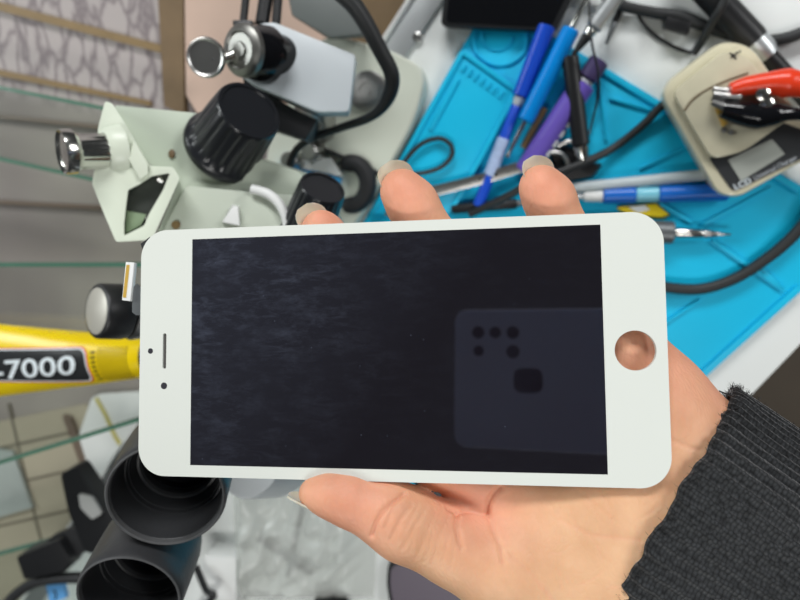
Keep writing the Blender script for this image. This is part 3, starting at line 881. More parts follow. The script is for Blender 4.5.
o2, A2, R2 = eyepiece(129, 596, .222, (.42, -.90), 50, 52)
# inclined binocular tubes and body behind the panel
hb = W(235, 380, .335)
TM_.part('eyepiece_tube', MB().lathe([(0, R1 * .62), (.05, R1 * .62), (.06, R1 * .9), (.085, R1 * .9)], o1 + A1 * .06, A1, 40), mat('navy_enamel', rgb(30, 44, 70), 0.4), label='dark navy eyepiece tube')
TM_.part('eyepiece_tube', MB().lathe([(0, R2 * .62), (.05, R2 * .62), (.06, R2 * .9), (.085, R2 * .9)], o2 + A2 * .06, A2, 40), M['greyen'], label='grey eyepiece tube')
q0 = [W(x, y, .30) for x, y in rounded([(170, 330), (296, 330), (280, 474), (268, 490), (246, 502), (226, 492), (206, 470), (176, 440)], 10)]
q1 = [W(x, y, .37) for x, y in rounded([(190, 320), (320, 320), (310, 474), (298, 490), (276, 500), (256, 490), (236, 470), (200, 440)], 10)]
TM_.part('binocular_body', MB().prism(q1, q0), M['greyen'], bevel=.002)
# head housing: cream end frame with a prism seat filled with painted shade, long body running right and down
face = [(105, 101), (112, 103), (128, 128), (150, 166), (173, 167), (180, 178), (152, 240), (116, 242), (104, 214), (92, 184), (97, 150), (98, 128)]
cav = [(152, 176), (170, 173), (163, 190), (149, 214), (144, 226), (124, 236), (124, 224), (126, 205), (128, 190), (140, 184)]
def dW(px, py, d): return W(px, py, d)
df = .275
fr_px = rounded(face, 3, 3)
bm = bmesh.new()
loops = []
for lp in (fr_px, rounded(cav, 2, 3)):
    vs = [bm.verts.new(W(x, y, df)) for x, y in lp]
    loops += [bm.edges.new((vs[i], vs[(i + 1) % len(vs)])) for i in range(len(vs))]
bmesh.ops.triangle_fill(bm, edges=loops, use_beauty=True, normal=-FWD)
back_shift = (W(124, 172, df + .030) - W(120, 170, df))
ge = bmesh.ops.extrude_face_region(bm, geom=list(bm.faces))
for v in ge['geom']:
    if isinstance(v, bmesh.types.BMVert): v.co = v.co + back_shift
bmesh.ops.recalc_face_normals(bm, faces=bm.faces)
bm.verts.index_update(); mbf = MB(); mbf.add([v.co.copy() for v in bm.verts], [tuple(v.index for v in f.verts) for f in bm.faces]); bm.free()
hd = TM_.part('head_frame', mbf, M['cream'], bevel=.0006)
cav2 = [(x + (x - 146) * .25, y + (y - 204) * .18) for x, y in cav]
TM_.part('seat_shade', MB().prism([W(x + 3, y + 2, df + .030) for x, y in cav], [W(x + .6, y + .4, df + .006) for x, y in cav]), mat('seat_shadow', rgb(50, 54, 50), .5), parent=hd, label='dark fill painted as shade in the prism seat', smooth=False)  # dark solid fills the cavity, its shade put into the colour
TM_.part('seat_floor', MB().prism([W(x, y, df + .0062) for x, y in [(126, 210), (146, 214), (141, 226), (125, 234)]], [W(x, y, df + .0045) for x, y in [(127, 212), (146, 215), (141, 225), (126, 233)]]), mat('olive_enamel', rgb(128, 146, 118), .5), parent=hd, label='olive floor of the prism seat')
step = [(134, 140), (148, 164), (148, 174), (140, 180), (128, 158)]
TM_.part('frame_step', MB().prism([W(x, y, df + .001) for x, y in step], [W(x, y, df - .003) for x, y in step]), M['cream'], parent=hd, bevel=.0005)
TM_.part('seat_clip', MB().tube([W(158, 178, df + .006), W(164, 184, df + .008), W(160, 192, df + .010)], .0016, 8).tube([W(147, 217, df + .006), W(143, 222, df + .010)], .0018, 8), M['steel'], parent=hd, label='small steel clip')
body0 = rounded([(113, 105), (206, 114), (232, 150), (300, 172), (330, 226), (300, 250), (150, 250), (178, 182), (172, 168), (150, 166)], 5, 3)
TM_.part('head_body', MB().prism([W(x + 18, y + 4, .375) for x, y in body0], [W(x, y, .295) for x, y in body0]), mat('pale_green_enamel', rgb(186, 196, 180), 0.4, var=.03, vscale=20), bevel=.002, label='pale grey-green housing')
body1 = rounded([(186, 186), (300, 196), (318, 240), (300, 262), (150, 262), (170, 216)], 4, 3)
TM_.part('lower_cover', MB().prism([W(x + 6, y + 2, .31) for x, y in body1], [W(x, y, .290) for x, y in body1]), mat('lower_enamel', rgb(190, 198, 184), .4, var=.04, vscale=30), bevel=.0015)
TM_.part('white_tube', MB().tube([W(252, 189, .288), W(268, 194, .287), (W(280, 205, .287)), W(287, 222, .288), W(288, 245, .29)], .0024, 12), M['white'], label='white curved tube')
TM_.part('white_tab', MB().prism([W(x, y, .290) for x, y in [(222, 222), (232, 204), (240, 206), (240, 226)]], [W(x, y, .284) for x, y in [(222, 222), (233, 206), (238, 207), (240, 226)]]), M['white'], bevel=.0006)
TM_.part('lower_screw', MB().lathe([(0, .0022), (.0008, .002), (.001, 0)], W(176, 225, .2898), -FWD, 14), M['tan'])
so = W(172, 154, .2945); sa_ = -FWD
TM_.part('housing_screw', MB().lathe([(0, .0022), (.0006, .0022), (.001, .0012), (.001, 0)], so, sa_, 16, sx=.7), M['brown'], label='brown screw head')
# chrome eyepiece-distance knob
ka = axis_from(64, 152, (1, -.02), 76); ko = W(63, 152, .264); kr = plen(22, .272)
kn = TM_.part('chrome_knob', MB().lathe([(0, 0), (.0004, kr * .86), (-.0006, kr * .95), (.001, kr), (.004, kr), (.0052, kr * .86), (.0062, kr * .8), (.018, kr * .8), (.022, kr * .8)], ko, ka, 60, flute=(16, kr * .10, .0063, .019)), M['chrome'], label='ribbed chrome knob')
TM_.part('knob_collar', MB().lathe([(.0175, kr * .86), (.019, kr * 1.05), (.0245, kr * 1.22), (.025, kr * .8)], ko, ka, 40), M['cream'], parent=kn, label='cream collar')
# big black focus knob
def fluted_knob(pb, db, pt, dt, rb, rt, fl, name, label, flange=True):
    o = W(*pb, db); t = W(*pt, dt); A = (t - o); L = A.length; A.normalize()
    R = plen(rb, db); Rt = plen(rt, dt)
    pr = ([(0, R * .9), (0, R * 1.0), (.0015, R * 1.05), (.0045, R * 1.05), (.006, R * .99)] if flange else [(0, R), (.003, R)]) 
    pr += [(.0066, R * .97), (L * .35, R * .98 * .6 + Rt * .4), (L * .65, R * .35 + Rt * .64), (L * .93, Rt), (L * .965, Rt * .985), (L, Rt * .95), (L, Rt * .86), (L - .0008, Rt * .84), (L - .0008, 0)]
    return TM_.part(name, MB().lathe(pr, o, A, 144, flute=(fl, R * .036, .0066, L * .94)), M['blackgloss'] if False else M['knob'], label=label, angle=50)
M['knob'] = mat('knob_black', rgb(30, 32, 36), 0.3, var=.1)
fluted_knob((222, 150), .300, (250, 110), .276, 38, 34, 18, 'focus_knob', 'large black fluted focus knob')
fluted_knob((303, 238), .300, (323, 187), .278, 27, 24, 20, 'fine_focus_knob', 'smaller black fluted knob')
# grey-capped knob above the tube
kc = W(97, 311, .30); kA = axis_from(97, 311, (1, .03), 66); kR = plen(28, .30)
gk = TM_.part('side_knob', MB().lathe([(-.0004, kR * .86), (0, kR * .95), (.001, kR), (.012, kR * 1.02), (.014, kR * .98), (.0141, kR * .8), (.02, kR * .8), (.06, kR * .62)], kc, kA, 60), M['black'], label='black round side knob')
TM_.part('knob_cap', MB().lathe([(-.0014, 0), (-.0012, kR * .7), (-.0004, kR * .84), (.001, kR * .86)], kc, kA, 48), mat('pale_grey_cap', rgb(180, 178, 168), .4, .2, var=.1), parent=gk, label='pale grey cap disc')
TM_.part('knob_ring', MB().lathe([(.0141, kR * .98), (.0165, kR * 1.05), (.0215, kR * 1.0), (.0225, kR * .85)], kc + kA * .001, kA, 48), M['steel'], parent=gk, label='brushed steel ring')
# clamp block with its chrome locking bolt and thumb screw
blk0 = rounded([(257, 24), (274, 22), (356, 55), (349, 112), (318, 112), (256, 86), (240, 74)], 4, 3)
TM_.part('clamp_block', MB().prism([W(x + 1, y + 5, .345) for x, y in blk0], [W(x, y, .318) for x, y in blk0]), M['greyen'], bevel=.0022)
bo = W(240, 50, .300); bA = axis_from(240, 50, (.97, .18), 46); bR = plen(26, .300)
bt = TM_.part('locking_bolt', MB().lathe([(-.0012, 0), (-.0012, bR * .28), (0, bR * .32), (0, bR * .62), (-.001, bR * .7), (0, bR * .9), (.0012, bR * .98), (.004, bR), (.0052, bR * .9), (.0056, bR * .88)], bo, bA, 60), mat('bolt_steel', rgb(140, 140, 136), .42, 1.0), label='steel bolt cap')
TM_.part('bolt_sleeve', MB().lathe([(.0054, bR * .93), (.013, bR * 1.08), (.0185, bR * 1.1), (.019, bR * .9), (.034, bR * .9)], bo, bA, 60), M['blackgloss'], parent=bt, label='glossy black sleeve')
to = W(205, 57, .297); tA = axis_from(205, 57, (.3, .1), 20); tR = plen(19.5, .297)
ts = TM_.part('thumb_screw', MB().lathe([(.0008, 0), (.0006, tR * .8), (0, tR * .86), (-.0003, tR * .95), (.001, tR), (.0026, tR), (.003, tR * .94), (.003, 0)], to, tA, 48), M['steel'], label='flat round steel thumb screw')
TM_.part('screw_stem', MB().tube([W(212, 60, .300), W(226, 58, .302), W(240, 52, .304)], .0026, 12), M['chrome'], parent=ts)
TM_.part('clamp_bracket', MB().prism([W(x + 6, y + 4, .36) for x, y in [(230, 18), (252, 20), (262, 90), (300, 112), (318, 120), (306, 140), (268, 128), (246, 96)]],
     [W(x, y, .328) for x, y in [(232, 20), (252, 20), (262, 90), (300, 112), (318, 120), (306, 140), (268, 128), (246, 96)]]), M['black'], bevel=.001)
for (xa, ya, xb, yb, r) in ((243, 26, 247, -14, .0022), (262, 24, 268, -14, .0040), (276, 24, 279, -14, .0026)):
    TM_.part('steel_rod', MB().tube([W(xa, ya, .335), W(xb, yb, .335)], r, 12), M['black'], label='thin dark rod')
TM_.part('bracket_arm', MB().prism([W(x, y, .40) for x, y in [(285, -20), (352, -20), (366, 38), (330, 40), (292, 16)]], [W(x, y, .37) for x, y in [(285, -20), (352, -20), (366, 34), (330, 38), (292, 16)]]), mat('dark_grey_paint', rgb(98, 104, 102), .45, var=.08), bevel=.002, label='dark grey arm')
# stand: base plate on the bench, post, metal disc
bp_px = rounded([(318, 30), (392, 50), (427, 70), (416, 118), (384, 176), (345, 240), (290, 250), (262, 160)], [30, 20, 22, 26, 30, 20, 20, 20], 8)
TM_.part('base_plate', gpoly(bp_px, 0.0003, .016), M['plate'], bevel=.003, bseg=3)
dc = G(369, 92, .016)
TM_.part('stage_disc', MB().lathe([(0, .0135), (.003, .0135), (.0036, .012), (.0036, .006), (.0026, .0055), (.0026, .002), (.0034, .0018), (.0034, 0)], dc, ZUP, 40), M['steel'], label='brushed metal disc')
pa = G(318, 128, .016); pb_ = W(306, 66, .36)
TM_.part('post', MB().lathe([(0, .013), ((pb_ - pa).length, .013)], pa, (pb_ - pa), 32), M['steel'], label='steel post')
for (x, y) in ((300, 160), (320, 152)):
    TM_.part('post_nut', MB().lathe([(0, .006), (.02, .006), (.021, .005)], G(x, y, .016), ZUP, 20), M['steel'])

# items about the stand
single('lamp_cable', MB().tube([W(330, -16, .30), W(356, 8, .305), W(380, 50, .315), W(392, 76, .322), W(388, 98, .33), (W(372, 116, .338)), W(340, 128, .35), W(312, 138, .36), W(296, 150, .37), W(289, 166, .375)],
     [.0047, .0046, .0042, .0042, .0038, .0026, .0023, .0022, .0022, .0022], 14, 5), M['cable'], 'thick black cable curving around the clamp of the microscope', 'cable')
single('thin_cable', MB().tube([G(306, 142, .019), G(330, 152, .019), G(350, 160, .019), G(372, 170, .019), G(392, 182, .006), G(410, 186, .0095), G(440, 190, .0105)], .0016, 10, 5), M['cable'],
     'thin black cord crossing the microscope base towards the fingertips', 'cable')
single('blue_packet', gpoly(rounded([(274, 166), (292, 164), (340, 178), (338, 188), (330, 190), (286, 186)], 2, 2), .016, .021), M['cyanblue'], 'small blue packet lying beside the small fluted knob', 'packet')
single('white_card', gpoly([(286, 160), (330, 158), (342, 176), (290, 166)], .021, .023), M['white'], 'white card on the blue packet under the cable', 'card')
cr = [G(352 + 16 * math.cos(a), 184 + 21 * math.sin(a), .0195) for a in [math.radians(-130 + 255 * i / 12) for i in range(13)]]
single('cable_clip', MB().tube(cr, [.003] + [.0062] * 11 + [.003], 12, 3), M['blackmat'], 'curved black clip right of the small fluted knob', 'clip')

# ================================================================== YELLOW TUBE
tz = .100
def glue_tube():
    h0, h1 = .0262, .0185
    A0, A1_ = G(-150, 364, tz + .010), G(149.5, 357.5, tz + .014)
    axv = (A1_ - A0); L = axv.length; axv.normalize()
    axv = Vector((axv.x, axv.y, 0)).normalized()
    sd = Vector((-axv.y, axv.x, 0)); sd = sd if sd.dot(UP) > 0 else -sd
    t = Thing('glue_tube', 'yellow glue tube with black 7000 label lying on the glass shelf', 'glue tube', Vector((A0.x, A0.y, tz)))
    def sec(s):
        u = max(0, min(1, s / L))
        w = min(.029, .0256 + .030 * (.58 - u))
        th = .0022 + (.0125 - .0022) * min(1, u * 1.25) ** .8
        if u > .965: k = math.sqrt(max(0, 1 - ((u - .965) / .045) ** 2)); w *= .8 + .2 * k; th *= .8 + .2 * k
        return w, th
    def surf(s, x, eps=0):                       # x across, upper side
        w, th = sec(s)
        q = max(0, 1 - (x / w) ** 2)
        return Vector((A0.x, A0.y, tz)) + axv * s + sd * x + ZUP * (th + th * math.sqrt(q) + eps)
    mb = MB(); vs = []; fs = []; nS, nA = 40, 48
    for i in range(nS + 1):
        s = L * i / nS; w, th = sec(s)
        for k in range(nA):
            a = 2 * math.pi * k / nA
            wob = 1 + .012 * noise.noise(Vector((s * 60, math.cos(a) * 2, math.sin(a) * 2)))
            vs.append(Vector((A0.x, A0.y, tz)) + axv * s + sd * (w * wob * math.cos(a)) + ZUP * (th + th * math.sin(a)))
    for i in range(nS):
        for k in range(nA):
            k2 = (k + 1) % nA; fs.append((i * nA + k, i * nA + k2, (i + 1) * nA + k2, (i + 1) * nA + k))
    fs += [tuple(range(nA))[::-1], tuple(range(nS * nA, (nS + 1) * nA))]
    mb.add(vs, fs)
    body = t.part('tube_body', mb, M['yellow'])
    c0 = Vector((A0.x, A0.y, tz))
    t.part('cap', MB().lathe([(L, .0125), (L + .003, .0125), (L + .003, .009), (L + .010, .009), (L + .0102, .0105), (L + .026, .009), (L + .026, 0)], c0 + ZUP * .0125, axv, 32), M['black'])
    # pixel -> tube coordinates, for laying out the print
    def inv(px, py):
        z = tz + .021
        for _ in range(6):
            p = G(px, py, z) - c0; s, x = p.dot(axv), p.dot(sd); z = surf(s, max(-.02, min(.02, x))).z
        return s, x
    def patch(pts2, eps, material, name):
        bm = bmesh.new()
        vs = [bm.verts.new((x, y, 0)) for x, y in pts2]; bm.faces.new(vs)
        for k in range(-10, 11):
            g = list(bm.verts) + list(bm.edges) + list(bm.faces)
            bmesh.ops.bisect_plane(bm, geom=g, plane_co=(0, k * .002, 0), plane_no=(0, 1, 0))
        for k in range(0, 60):
            g = list(bm.verts) + list(bm.edges) + list(bm.faces)
            bmesh.ops.bisect_plane(bm, geom=g, plane_co=(k * L / 40, 0, 0), plane_no=(1, 0, 0))
        bm.verts.index_update(); m_ = MB(); m_.add([surf(v.co.x, v.co.y, eps) for v in bm.verts], [tuple(v.index for v in f.verts) for f in bm.faces]); bm.free()
        return t.part(name, m_, material, parent=body, smooth=False)
    s1, xt = inv(85, 348); _, xb = inv(80, 381)
    s0 = L * .06
    def rrect(s0, s1, x0, x1, r):
        return rr((s1 - s0) / 2, (x1 - x0) / 2, r, 6, (s0 + s1) / 2, (x0 + x1) / 2)
    m = abs(xt - xb)
    lo_, hi_ = min(xt, xb), max(xt, xb)
    patch(rrect(s0, s1 + .0022, lo_ - .0012, hi_ + .0012, .006), .0002, M['redline'], 'label_outline')
    patch(rrect(s0, s1 + .0010, lo_ - .0005, hi_ + .0005, .0055), .0003, M['print'], 'label_border')
    patch(rrect(s0, s1, lo_ + .0004, hi_ - .0004, .005), .0004, M['label'], 'label_panel')
    sa, xa = inv(-14, 378.5); sb, xb2 = inv(78, 372.5)
    htop = inv(40, 361)[1] - inv(40, 377)[1]
    size = htop / .70
    mt, vs = text_bm('-7000', 1.0, lambda x, y: Vector((x, y, 0)), bold=.012, shear=.15)
    x0 = min(v.x for v in vs); x1 = max(v.x for v in vs); y0 = min(v.y for v in vs); y1 = max(v.y for v in vs)
    sa = inv(-5, 372)[0]; sb = inv(77.5, 368)[0]; yb0 = inv(12, 380)[1]; yb1 = inv(77, 373.5)[1]
    yt0 = inv(14, 361)[1]
    def fn(v):
        u = (v.x - x0) / (x1 - x0)
        s = sa + (sb - sa) * u
        yy = yb0 + (yb1 - yb0) * u
        return surf(s, yy + (v.y - y0) / (y1 - y0) * (yt0 - yb0) * (1 - .08 * u), .0012)
    mt.v = [fn(v) for v in vs]
    t.part('lettering', mt, M['print'], parent=body, smooth=False, label='pale 7000 lettering')
    # the fine print and the ribbed bars near the shoulder
    bars = MB()
    for k in range(9):
        s_a = inv(98 + k * 3.4, 355)[0]
        for q_ in range(12):
            xa_, xb_ = lo_ + (hi_ - lo_) * q_ / 12, lo_ + (hi_ - lo_) * (q_ + 1) / 12
            bars.add([surf(s_a, xa_, .0004), surf(s_a, xb_, .0004), surf(s_a + .0007, xb_, .0004), surf(s_a + .0007, xa_, .0004)], [(0, 1, 2, 3)])
    for k in range(7):
        y_ = lo_ + .0006 + k * (hi_ - lo_) / 7.4; s_a = inv(90, 355)[0]
        bars.add([surf(s_a, y_, .0003), surf(s_a + .0042, y_ + .0003, .0005), surf(s_a + .0042, y_ + .0019, .0005), surf(s_a, y_ + .0016, .0005)], [(0, 1, 2, 3)])
    t.part('small_print', bars, mat('olive_print', rgb(120, 104, 10), .5), parent=body, smooth=False)
glue_tube()

# ================================================================== TOOLS ON THE MAT
def rod(z, p, q, segs, seg=20):
    """round tool lying at height z: segs = list of (t0, t1, r0px, r1px)"""
    return None
def tool(name, label, cat, p, q, parts, zlift=.0, group=None, base=mz):
    """parts: (part name, t0, t1, r0 px, r1 px, material, label); rests on the mat"""
    dep = gd((p[0] + q[0]) / 2, (p[1] + q[1]) / 2, .012)
    rmax = max(max(a[3], a[4]) for a in parts) * dep / F
    z = base + rmax + zlift
    A, B = G(*p, z), G(*q, z); ax = B - A; L = ax.length
    t = Thing(name, label, cat, Vector((A.x, A.y, z - rmax)), group)
    for (nm, t0, t1, r0, r1, m_, lb) in parts:
        a, b = r0 * dep / F, r1 * dep / F; h0, h1 = L * t0, L * t1; c = min(.0008, (h1 - h0) * .2)
        t.part(nm, MB().lathe([(h0, a * .86), (h0 + c, a), (h1 - c, b), (h1, b * .86)], A, ax, 28), m_, label=lb)
    return t, A, ax.normalized(), z, dep
tool('marker_pen', 'dark blue pen with white print, leftmost of the pens on the mat', 'pen', (547, 26), (478, 206),
     [('cap', 0, .37, 8.6, 8.0, M['bluepen'], None), ('collar', .37, .42, 5.6, 4.6, M['silverprint'], 'silver collar'), ('barrel', .42, 1, 5.4, 6.2, M['bluepen'], None), ('printed_band', .60, .82, 6.4, 6.6, mat('pen_print', rgb(176, 196, 232), .4, var=.25, vscale=300), 'pale printed band')], .001)
tool('screwdriver', 'bright blue screwdriver with steel shaft, beside the dark blue pen', 'screwdriver', (588, -4), (507, 157),
     [('blade', 0, .19, 2.6, 3.2, M['chrome'], 'steel blade'), ('handle', .19, .76, 8.6, 8.2, M['lightblue'], None), ('shaft', .76, .985, 2.4, 2.0, M['chrome'], 'steel shaft'), ('tip', .985, 1.0, 2.6, 2.6, M['steel'], None)], .006)
t, A, ax, z, dep = tool('purple_tube', 'purple printed tube between the blue screwdriver and the black pen', 'tube', (600, 60), (524, 172),
     [('cap', 0, .16, 10, 10, mat('dark_purple', rgb(70, 60, 100), .4), 'dark cap'), ('neck', .16, .2, 7, 8, M['silverprint'], None), ('barrel', .2, 1, 12, 11, M['purple'], None)], .0)
pr = MB(); sdv = ax.cross(ZUP).normalized(); sdv = sdv if sdv.dot(RIGHT) > 0 else -sdv
for k in range(9):
    c = A + ax * (.034 + k * .0072) + sdv * .0062 + ZUP * .0036
    h = Vector((0, 0, 1)).lerp(sdv, -.5).normalized()
    pr.box(c + (sdv * .5 + ZUP).normalized() * .0004, ax * .0023, (ZUP * .5 - sdv).normalized() * .0011, (sdv + ZUP * .5).normalized() * .0004)
t.part('printed_marks', pr, M['silverprint'], label='row of pale printed marks', smooth=False)
tool('black_pen', 'slim black pen-shaped tool with silver end, right of the purple tube', 'pen', (570, 56), (583, 162),
     [('barrel', 0, .84, 8.2, 8.6, M['black'], None), ('metal_end', .84, 1, 7.6, 6.0, M['chrome'], 'silver end')], .006)
tool('craft_knife', 'clear and silver craft knife at the top, above the black pen', 'knife', (618, -6), (573, 55),
     [('handle', 0, .55, 8.0, 8.6, M['alu'], 'silver handle'), ('collar', .55, .68, 6.5, 5.5, M['chrome'], None), ('tip', .68, 1, 5.4, 2.2, M['black'], 'dark tip')], .010)
tool('dark_tweezers', 'dark narrow tweezers right of the silver craft knife', 'tweezers', (624, 0), (606, 44),
     [('shank', 0, .5, 3.4, 3.4, M['black'], None), ('jaw', .5, 1, 3.2, 1.6, M['greygun'], 'grey jaw')], 0, base=0.0)
tool('white_stick', 'translucent white plastic stick under the charger corner', 'stick', (552, 190), (722, 173),
     [('barrel', 0, 1, 5.4, 5.4, mat('translucent_white', rgb(204, 214, 216), .25, alpha=.8), None)], .003)
tool('blue_ballpoint', 'blue ballpoint pen with clear middle, below the white stick', 'pen', (562, 197), (728, 192),
     [('metal_tip', 0, .14, 2.0, 3.6, M['alu'], 'silver point'), ('white_grip', .14, .26, 5.4, 6.2, M['white'], 'white grip'), ('front_barrel', .26, .46, 8.0, 8.4, mat('pen_blue_front', rgb(20, 104, 200), .3), None), ('clear_window', .46, .60, 7.6, 7.6, mat('aqua_clear', rgb(126, 200, 220), .2), 'pale aqua window'), ('rear_barrel', .60, 1, 8.6, 8.6, mat('pen_blue', rgb(20, 104, 200), .3), None)], .0)
tool('precision_driver', 'grey metal driver with chrome tip pointing right, past the panel corner', 'screwdriver', (560, 229), (731, 234.5),
     [('handle', 0, .68, 11, 11, M['greygun'], None), ('ferrule', .68, .845, 5.2, 4.6, M['chrome'], 'chrome ferrule'), ('nose', .845, .93, 4.2, 2.6, M['steel'], None), ('point', .93, 1, 1.7, 1.0, M['chrome'], 'fine point')], .0)
tool('black_tube_tool', 'black round tool just above the panel edge, between two fingers', 'tool', (452, 209), (524, 203),
     [('barrel', 0, .9, 5.2, 5.2, M['black'], None), ('tip', .9, 1, 4, 2.5, M['steel'], 'metal tip')], .0)
# flat steel tweezers
tw = [(384, 214), (402, 192), (440, 184), (480, 174), (514, 163), (532, 159), (533, 165), (520, 173), (484, 184), (444, 194), (410, 204), (392, 220)]
TT = Thing('tweezers', 'flat grey steel tweezers lying across the mat between two fingers', 'tweezers', G(455, 185, .0118))
TT.part('blade', gpoly(tw, .0118, .0138), M['steel'], bevel=.0004)
for (x, y) in ((480, 179), (488, 177), (496, 174.5)):
    TT.part('rivet', MB().lathe([(0, .0011), (.0004, .0011), (.0005, 0)], G(x, y, .0138), ZUP, 12), M['black'])
# yellow wrapper
single('yellow_wrapper', MB().prism([G(x, y, mz + .0003) for x, y in [(616, 208), (642, 204), (656, 203), (670, 215), (664, 219), (630, 218)]], [G(x, y, mz + .003) for x, y in [(617, 207), (642, 205), (656, 203.5), (668, 214), (662, 217), (630, 215)]]), M['yellowp'], 'small yellow wrapper beside the tip of the grey driver', 'wrapper', bevel=.0005)
single('white_scrap', gpoly([(628, 207), (645, 205), (650, 210), (638, 213)], mz + .0031, mz + .0036), M['white'], 'white paper scrap lying on the yellow wrapper', 'scrap')
# clump of clips by the ring fingertip
TB = Thing('black_clip', 'black spring clip with bent wire arms, beyond the rightmost fingertip', 'clip', G(566, 166, mz))
TB.part('body', MB().prism([G(x, y, mz) for x, y in rounded([(548, 150), (570, 143), (590, 160), (604, 164), (594, 178), (560, 184)], 4)], [G(x, y, mz + .008) for x, y in rounded([(550, 152), (569, 146), (588, 161), (600, 166), (592, 176), (562, 181)], 4)]), M['black'], bevel=.0015)
TB.part('wire_arm', MB().tube([G(552, 152, .014), G(562, 154, .015), G(568, 164, .015), G(565, 172, .0145)], .0016, 8), M['steel'], label='steel wire arm')
TB.part('wire_arm', MB().tube([G(558, 146, .014), G(570, 141, .015), G(578, 148, .0145)], .0014, 8), M['steel'], label='steel wire arm')
TB.part('blade', MB().prism([G(x, y, mz + .0005) for x, y in [(540, 164), (546, 162), (566, 176), (562, 180)]], [G(x, y, mz + .009) for x, y in [(541, 165), (546, 163), (565, 176), (562, 179)]]), M['alu'], label='pale metal strip')
single('olive_stick', MB().tube([G(545, 108, mz + .004), G(523, 148, mz + .004)], .0022, 8), M['tan'], 'thin olive stick squeezed between blue screwdriver and purple tube', 'stick')
# black phone lying at the top
TPH = Thing('smartphone', 'black smartphone lying on the top edge of the mat', 'phone', G(505, -10, mz))
ph_px = rounded([(440, -70), (600, -70), (560, 31), (448, 26), (440, 20)], [10, 10, 6, 8, 4])
TPH.part('body', gpoly(rounded([(452, -70), (600, -62), (556, 31), (440, 26)], 7), mz + .0001, mz + .009), M['black'], bevel=.001)
TPH.part('screen', gpoly(rounded([(456, -66), (592, -58), (551, 27), (446, 22)], 5), mz + .009, mz + .0094), M['blackgloss'])

# cords on the mat
single('cord_loop', MB().tube([G(398, 178, .0118), G(404, 163, .0118), (G(420, 145, .0118)), G(438, 138.5, .0118), G(450, 144, .0118), G(452, 155, .0118), G(443, 166, .0118), G(428, 172, .0118), G(412, 174, .0118)], .0016, 10, 6), M['cable'],
       'thin black cord looped on the teal mat', 'cord')
single('mat_cable', MB().tube([G(700, 82, .02), G(664, 104, .012), G(644, 124, .0085), G(615, 147, .0080), G(590, 160, .0150), G(560, 172, .020), G(530, 184, .020), G(500, 200, .018), G(470, 214, .012)], .0026, 12, 5), M['cable'],
       'black cable running from the charger across the mat', 'cable')
single('thick_cable', MB().tube([G(560, 262, .009), G(610, 274, .009), G(640, 281, .009), G(672, 288, .009), G(704, 288.5, .009), G(736, 278, .009), G(766, 259, .009), G(792, 237, .0095), G(815, 208, .0095), G(840, 160, .009), G(872, 100, .0045), G(940, 60, .0045)], .0036, 14, 6), M['cable'],
       'thick black cable curving across the right of the mat', 'cable')
single('top_cable', MB().tube([G(590, -18, .010), G(616, 3, .007), G(650, 12, .0045), G(682, 17, .0045), G(706, 27, .004), G(742, 38, .0045), G(776, 40, .0045), G(806, 31, .0045), G(850, 10, .0045)], [.003, .003, .0032, .0036, .0032, .003, .0034, .0034, .0034], 12, 5), M['cable'],
       'black cable along the top right, passing under the iron handle', 'cable')
single('cable_tag', gpoly([(667, 16), (692, 22), (689, 34), (665, 27)], .0022, .011), M['black'], 'small black block hanging beside the top cable', 'block', bevel=.0008)
single('crossing_cable', MB().tube([G(735, -22, .026), G(722, 6, .026), G(710, 26, .018), G(700, 44, .007), G(693, 54, .004)], .0024, 10, 5), M['cable'],
       'black cable crossing over the iron handle', 'cable')
single('thin_wire', MB().tube([G(636, 8, .0032), G(642, 22, .0015), G(656, 36, .0012), G(676, 48, .0012), G(693, 53, .0012)], .0010, 8, 5), M['cable'], 'thin grey wire arcing over the bare white bench', 'wire')
single('hanging_wire', MB().tube([G(588, -10, .0300), G(590, 20, .031), G(592, 44, .031), G(598, 72, .022), G(598, 96, .012), G(590, 130, .0075), G(584, 150, .0200)], .0007, 8, 5), M['cable'], 'thin dark wire running down beside the black pen', 'wire')
single('ink_spot', MB().lathe([(0, .0017), (.0008, .0014), (.0009, 0)], G(749, 17, 0.0001), ZUP, 12, sx=.7), M['black'], 'tiny black crumb on the white bench at the top right', 'crumb')

# soldering iron
dep = .375
SI = Thing('soldering_iron', 'black soldering iron handle with silver ferrule at the top right', 'soldering iron', G(735, 20, .0))
zi = .0085
A, B = G(676, -42, zi), G(756, 43, zi); ax = (B - A); L = ax.length
SI.part('handle', MB().lathe([(0, .0075), (.002, .0082), (L - .004, .0082), (L, .0076)], A, ax, 32), M['black'])
B2 = G(768, 57, zi); ax2 = B2 - A; L2 = ax2.length
SI.part('ferrule', MB().lathe([(L - .001, .0078), (L + .006, .0074), (L2, .0062), (L2, .005)], A, ax, 32), M['alu'], label='silver ferrule')
B3 = G(812, 105, zi)
SI.part('grip', MB().lathe([(0, .0052), ((B3 - B2).length, .0054)], B2 - ax.normalized() * .001, ax, 24), M['black'])

